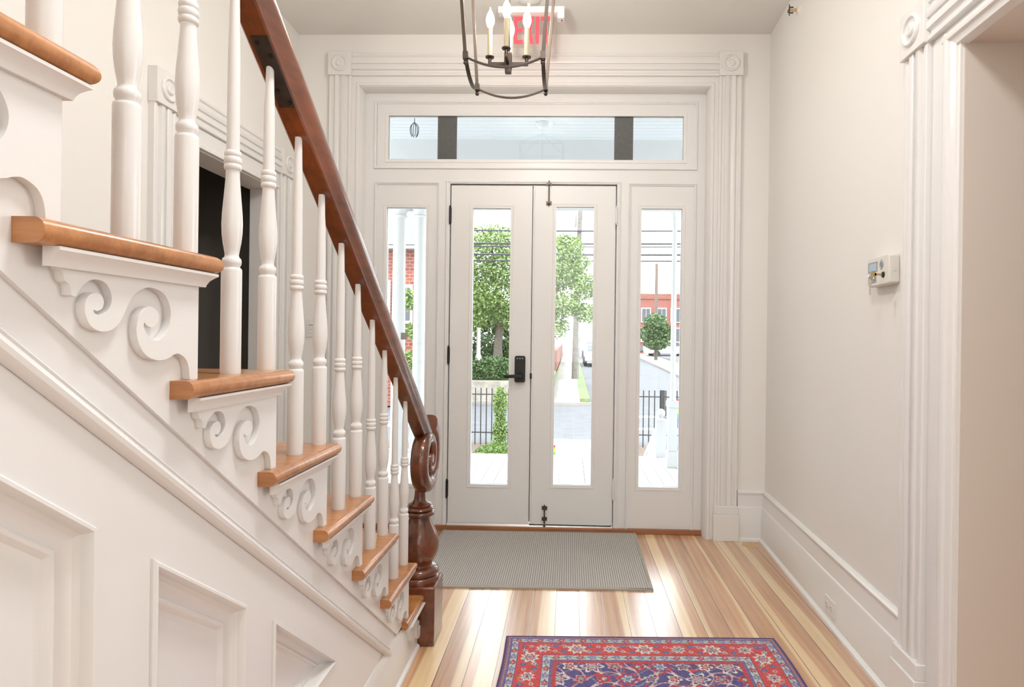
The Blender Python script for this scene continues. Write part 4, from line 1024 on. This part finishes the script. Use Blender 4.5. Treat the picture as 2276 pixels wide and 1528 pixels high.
# ---- foliage
def leaves(mb, blobs, n, size, rs):
    wt = [b[3] * b[4] * b[5] for b in blobs]; tot = sum(wt)
    for (cx, cy, cz, rx, ry, rz), w in zip(blobs, wt):
        for k in range(int(n * w / tot)):
            v = Vector((rs.gauss(0, 1), rs.gauss(0, 1), rs.gauss(0, 1))).normalized() * (rs.random() ** .38)
            p = Vector((cx + v.x * rx, cy + v.y * ry, cz + v.z * rz)); s = size * rs.uniform(.6, 1.3)
            a = Vector((rs.gauss(0, 1), rs.gauss(0, 1), rs.gauss(0, .6))).normalized(); b = a.cross(Vector((rs.gauss(0, 1), rs.gauss(0, 1), rs.gauss(0, 1)))).normalized()
            nn = a.cross(b)
            mb.add([p - a * s * .5, p - b * s * .3 + nn * s * .08, p + a * s * .5, p + b * s * .3 + nn * s * .08], [(0, 1, 2), (0, 2, 3)])
def tree(name, base, trunk, blobs, n, size, mat, label, seed, cat='tree', twigs=6):
    rs = random.Random(seed); o = empty(name, base); tag(o, label, cat)
    bx, by, bz_ = base
    mb = MB(); pth = smooth_pts([(bx + dx, by + dy, bz_ + h) for dx, dy, h, r in trunk], 4); rr = [Vector(q).x for q in smooth_pts([(r, 0, 0) for *_, r in trunk], 4)]
    mb.tube(pth, rr[0], 10, rr)
    top = Vector(pth[len(pth) // 2])
    for k in range(twigs):
        bl = blobs[k % len(blobs)]; st_ = Vector(pth[int(len(pth) * (.4 + .5 * rs.random()))]); en = Vector(bl[:3]) + Vector((rs.uniform(-.5, .5) * bl[3], 0, rs.uniform(-.2, .6) * bl[5]))
        md = (st_ + en) / 2 + Vector((0, 0, .15)); q = smooth_pts([tuple(st_), tuple(md), tuple(en)], 3); mb.tube(q, rr[-1] * .8, 6, [rr[-1] * .8 * (1 - .75 * i / (len(q) - 1)) for i in range(len(q))])
    mb.build('trunk', M_BARK, o)
    mb = MB(); leaves(mb, blobs, n, size, rs); mb.build('foliage', mat, o, smooth=False)
def shrub(name, base, blobs, n, size, mat, label, seed, cat='shrub'):
    rs = random.Random(seed); mb = MB(); leaves(mb, blobs, n, size, rs); bx, by, bz_ = base
    mb.tube([(bx, by, bz_ - .05), (bx, by, bz_ + .3)], .04, 6)
    tag(mb.build(name, mat, smooth=False), label, cat)
T1 = (-3.95, 34, -.55)
tree('shade_tree', T1, [(0, 0, -.1, .32), (-.06, 0, 1.4, .24), (.06, 0, 3.1, .19), (-.25, 0, 5.1, .12), (-.5, 0, 7.0, .06)],
     [(-4.4, 34, 6.5, 1.8, 1.7, 1.1), (-5.5, 34.2, 4.8, 1.6, 1.6, 1.1), (-3.3, 33.8, 4.95, 1.7, 1.6, 1.1), (-4.4, 33.5, 3.5, 1.8, 1.4, .85), (-3.2, 34, 2.5, 1.35, 1.4, .85), (-5.6, 33.8, 2.3, 1.45, 1.4, .85), (-6.8, 34.3, 3.6, 1.4, 1.4, 1.2)], 12500, .19, M_LEAF, 'tall light green tree seen through the left front door', 1, twigs=12)
shrub('evergreen_bush', (-4.3, 37.2, -.45), [(-5.2, 37.2, .45, 1.5, .7, 1.0), (-3.6, 37.2, .35, 1.3, .7, .95)], 5200, .17, M_LEAF2, 'dark evergreen bush behind the trunk of the light green tree', 12)
tree('street_tree', (-.78, 25, -1.0), [(0, 0, 0, .16), (.05, 0, 2.0, .12), (.2, 0, 3.8, .09), (.5, 0, 5.4, .045)],
     [(-.15, 25, 4.9, .75, .8, .65), (-.25, 25, 3.9, .8, .9, .7), (.65, 24.8, 3.35, .7, .7, .6), (-.2, 24.8, 2.6, .8, .9, .55), (.7, 25, 2.25, .55, .7, .45), (-.5, 25, 1.7, .55, .6, .5), (.35, 25, 4.3, .5, .6, .5)], 7500, .14, M_LEAF, 'leafy green tree before the wooden pole in the right front door', 2)
tree('far_tree', (7.15, 50, -.55), [(0, 0, 0, .14), (.03, 0, 1.4, .11), (0, 0, 2.8, .06)], [(7.1, 50, 2.6, 1.0, 1.0, .8), (6.6, 50, 1.7, .9, .9, .7), (7.8, 50, 1.8, .9, .9, .7), (7.2, 50, .9, 1.1, 1.0, .6)], 3200, .24, M_LEAF2, 'round dark green tree before the far brick building', 3)
tree('background_tree', (-7.2, 40, -.2), [(0, 0, 0, .25), (.1, 0, 2.0, .2), (0, 0, 4, .1)], [(-6.2, 40, 3.3, 1.5, 1.5, 1.6), (-5.2, 40, 2.4, 1.8, 1.5, 1.4), (-3.6, 41, 1.4, 1.5, 1.2, 1.2)], 3500, .33, M_LEAF2, 'dark bushy tree standing behind the light green tree', 4)
shrub('yew_hedge', (-3.1, 23.4, -.25), [(-3.65, 23.3, .0, .8, .6, .42), (-2.9, 23.3, .05, .8, .6, .48), (-2.1, 23.4, -.02, .8, .6, .42)], 5200, .11, M_LEAF2, 'wide dark green hedge on the stone wall across the street', 5)
shrub('boxwood', (-1.05, 8.4, -1.1), [(-1.05, 8.4, -.75, .48, .42, .48)], 7000, .045, M_LEAF3, 'round clipped boxwood nearest the porch edge', 6)
shrub('boxwood', (-1.12, 9.6, -1.1), [(-1.12, 9.6, -.88, .48, .42, .48)], 6500, .045, M_LEAF3, 'round clipped boxwood just behind the nearest one', 7)
shrub('garden_bush', (-1.34, 7.5, -1.1), [(-1.34, 7.5, -.58, .20, .2, .50)], 2400, .05, M_LEAF2, 'dark loose bush left of the clipped boxwoods', 8)
shrub('columnar_shrub', (-1.44, 12.75, -1.1), [(-1.44, 12.75, -.75, .17, .17, .42), (-1.44, 12.75, -.15, .16, .16, .38)], 2600, .05, M_LEAF3, 'narrow upright evergreen in front of the picket fence', 9)
shrub('garden_bush', (1.62, 9.2, -1.1), [(1.50, 9.2, -.78, .26, .26, .34), (1.22, 9.2, -.8, .2, .2, .3)], 2600, .05, M_LEAF3, 'small green bush below the fence in the right sidelight', 10)
shrub('climbing_vine', (-5.1, 19.3, -1.1), [(-5.10, 19.3, .3, .35, .12, .5), (-5.15, 19.3, 2.4, .3, .12, .35), (-5.05, 19.3, 1.4, .25, .12, .3)], 1100, .14, M_LEAF, 'green leaves climbing the brick house beside the porch columns', 11, 'vine')

# ---- utility poles and wires
UP_ = empty('utility_pole', (.30, 31.2, -.92)); tag(UP_, 'leaning grey wooden utility pole at the pavement kerb', 'utility pole')
MB().tube([(.30, 31.2, -1.0), (.36, 31.2, 3.5), (.52, 31.2, 8.6)], .145, 12, [.155, .14, .11]).build('shaft', M_POLE, UP_)
MB().box(-.6, 1.6, 31.1, 31.22, 7.9, 8.05).build('crossarm', M_POLE, UP_); MB().lathe([(.14, 7.0), (.15, 7.05), (.15, 7.6), (.13, 7.66)], (.20, 31.46, 0), 14).build('transformer', M_STEEL, UP_)
MB().tube([(.52, 31.25, -.9), (.54, 31.25, 4.0)], .03, 6).build('conduit', M_STEEL, UP_)
P2 = empty('street_light', (7.83, 55, -.45)); tag(P2, 'brown pole with a thin lamp arm before the far brick building', 'street light')
MB().tube([(7.86, 55, -.6), (7.83, 55, 8.05)], .16, 10, [.17, .13]).build('shaft', M_POLE2, P2)
MB().tube(smooth_pts([(7.83, 55, 7.6), (8.6, 54.9, 8.15), (9.4, 54.8, 8.3)], 4), .035, 6).build('arm', M_STEEL, P2); MB().box(9.3, 9.8, 54.7, 54.9, 8.22, 8.34).build('lamp_head', M_STEEL, P2)
for i, (z, r, s, w) in enumerate(((6.72, .045, .02, 'topmost'), (6.06, .055, .02, 'second from the top'), (5.90, .036, .02, 'thin third'), (5.50, .055, .02, 'fourth'), (5.18, .038, .02, 'lowest'))):
    pth = [(x, 31.0, z + s * x * .3 - .3 * (1 - ((x - 1) / 24) ** 2) + .3) for x in range(-22, 25, 4)]
    tag(MB().tube(pth, r, 6).build('overhead_wire', M_WIRE, smooth=True), w + ' overhead wire crossing the street sky', 'wire', 'overhead wires')

# ---- houses
B1 = empty('brick_house', (-9.5, 24, -1.1)); tag(B1, 'red brick house with grey roof seen between the porch columns', 'house')
MB().box(-14, -5.1, 20, 25.4, -1.1, 4.25).build('wall', M_BRICK, B1)
MB().prism([(19.4, 4.2), (26, 4.2), (22.7, 6.2)], -14.4, -4.7, lambda u, v, t: (t, u, v)).build('roof', M_ROOF, B1)
MB().box(-14.3, -4.85, 19.55, 19.85, 4.10, 4.30).build('gutter', M_WHITE, B1)
for a, b, z in ((-6.9, -6.05, 1.9), (-8.9, -8.05, 1.9), (-5.62, -5.30, 1.75)):
    w = MB().box(a - .08, b + .08, 19.94, 20.02, z - .1, z + 1.2).build('window', M_WHITE, B1); MB().box(a, b, 19.92, 19.95, z, z + 1.1).build('pane', M_WINDK, w)
mb = MB(); WB = empty('white_house', (-16, 40, 0)); tag(WB, 'white slatted house upper floor far behind the brick house', 'house')
mb.box(-14, -8.5, 36, 44, -1, 11.2); mb.build('wall', M_WHITE, WB); MB().prism([(35.4, 11.1), (44.6, 11.1), (40, 14)], -14.5, -8.0, lambda u, v, t: (t, u, v)).build('roof', M_BRICK2, WB)
for k in range(9): MB().box(-11.6 + k * .24, -11.5 + k * .24, 35.9, 36.0, 9.2, 10.6).build('shutter_slat', M_ROOF, WB)
B2 = empty('brick_building', (13, 66, 0)); tag(B2, 'flat-roofed red brick building far beyond the right sidelight', 'building')
MB().box(4.8, 24, 62, 72, -.6, 5.55).build('wall', M_BRICK2, B2); MB().box(4.7, 24.1, 61.9, 72.1, 5.3, 5.85).build('parapet', M_BRICK, B2)
MB().box(4.75, 24.05, 61.9, 62, .0, .55).build('base_band', M_ROOF, B2)
for k, xw in enumerate((6.0, 7.4, 9.0, 10.4, 11.8)):
    for z in (1.0, 3.0):
        w = MB().box(xw - .1, xw + .9, 61.88, 62, z - .1, z + 1.4).build('window', M_WHITE, B2); MB().box(xw, xw + .38, 61.84, 61.9, z, z + 1.3).box(xw + .43, xw + .8, 61.84, 61.9, z, z + 1.3).build('pane', M_WINDK, w)
LP = empty('porch_post', (-3.70, 24.6, -.25)); tag(LP, 'white round post standing under the light green tree', 'post')
MB().lathe([(.13, -.3), (.13, .42), (.10, .50), (.085, .55), (.08, 1.55), (.1, 1.6), (.001, 1.62)], (-3.70, 24.6, 0), 14).build('shaft', M_WHITE, LP)

# ---- parked cars
def car(x, y, rz, col, label, k=1):
    o = empty('parked_car', (x, y, gz(y) - .05)); tag(o, label, 'car', 'parked cars'); z0 = gz(y) - .05
    paint = simple('car_paint_' + str(int(x * 10)), col, .3, coat=.6); c, s = math.cos(rz), math.sin(rz)
    tf = lambda u, v, w: (x + u * c - v * s, y + u * s + v * c, z0 + w)
    prof = [(-2.2, .35), (2.2, .35), (2.25, .7), (2.1, .92), (1.25, 1.0), (.65, 1.46), (-1.1, 1.5), (-1.9, 1.05), (-2.25, .95)]
    MB(tf).prism(prof, -.85, .85, lambda u, v, t: (u, t, v)).build('body', paint, o, bevel=.05)
    MB(tf).prism([(1.12, 1.03), (.62, 1.40), (-1.05, 1.43), (-1.7, 1.06)], -.862, .862, lambda u, v, t: (u, t, v)).build('side_glass', M_WINDK, o)
    MB(tf).add([(1.24, -.7, 1.03), (1.24, .7, 1.03), (.70, .62, 1.44), (.70, -.62, 1.44)], [(0, 1, 2, 3)]).add([(-1.90, -.7, 1.09), (-1.90, .7, 1.09), (-1.2, .62, 1.47), (-1.2, -.62, 1.47)], [(0, 1, 2, 3)]).build('windscreen', M_WINDK, o)
    for a in (-1.4, 1.4):
        for b in (-.8, .8): MB(tf).lathe([(.2, b - .11), (.33, b - .10), (.33, b + .10), (.2, b + .11)], (a, 0, .33), 18, 'Y').build('wheel', M_SLOT, o)
car(1.95, 44, math.radians(90), (.45, .47, .5), 'silver car parked nearest on the road behind the pole')
car(2.1, 54, math.radians(90), (.75, .76, .78), 'white car parked farther up the road behind the pole')
car(9.35, 57, math.radians(8), (.8, .8, .8), 'white car parked before the far brick building')

# ---- pride flags on the porch
RB = [(.75, .05, .04), (.85, .32, .03), (.85, .72, .05), (.04, .38, .09), (.03, .12, .55), (.28, .05, .42)]
def flag(name, x0, x1, y, z0, z1, stick, label):
    o = empty(name, (stick, y, z0)); tag(o, label, 'flag')
    n = 10
    for i, c in enumerate(RB):
        vs = []; fs = []
        for k in range(n + 1):
            u = k / n; yy = y + .012 * math.sin(u * 9); xa = x0 + (x1 - x0) * u
            for zf in (i / 6, (i + 1) / 6): vs += [(xa, yy, z1 - (z1 - z0) * zf), (xa, yy + .002, z1 - (z1 - z0) * zf)]
        for k in range(n): a = k * 4; fs += [(a, a + 4, a + 6, a + 2), (a + 1, a + 3, a + 7, a + 5)]
        if 'rainbow_cloth_%d' % i not in MATS: simple('rainbow_cloth_%d' % i, c, .8)
        MB().add(vs, fs).build('stripe', MATS['rainbow_cloth_%d' % i], o)
    return o
f1 = flag('rainbow_flag', 1.115, 1.42, 6.30, .33, .63, 1.44, 'rainbow flag hanging at the right edge of the right sidelight')
MB().tube([(1.43, 6.30, -.06), (1.43, 6.30, .72)], .008, 6).build('stick', M_POLE2, f1)
f2 = flag('rainbow_flag', -.36, -.145, 7.05, -.17, -.005, -.37, 'little rainbow flag low at the left edge of the right door glass')
MB().tube([(-.365, 7.05, -1.1), (-.365, 7.05, .02)], .006, 6).build('stick', M_POLE2, f2)
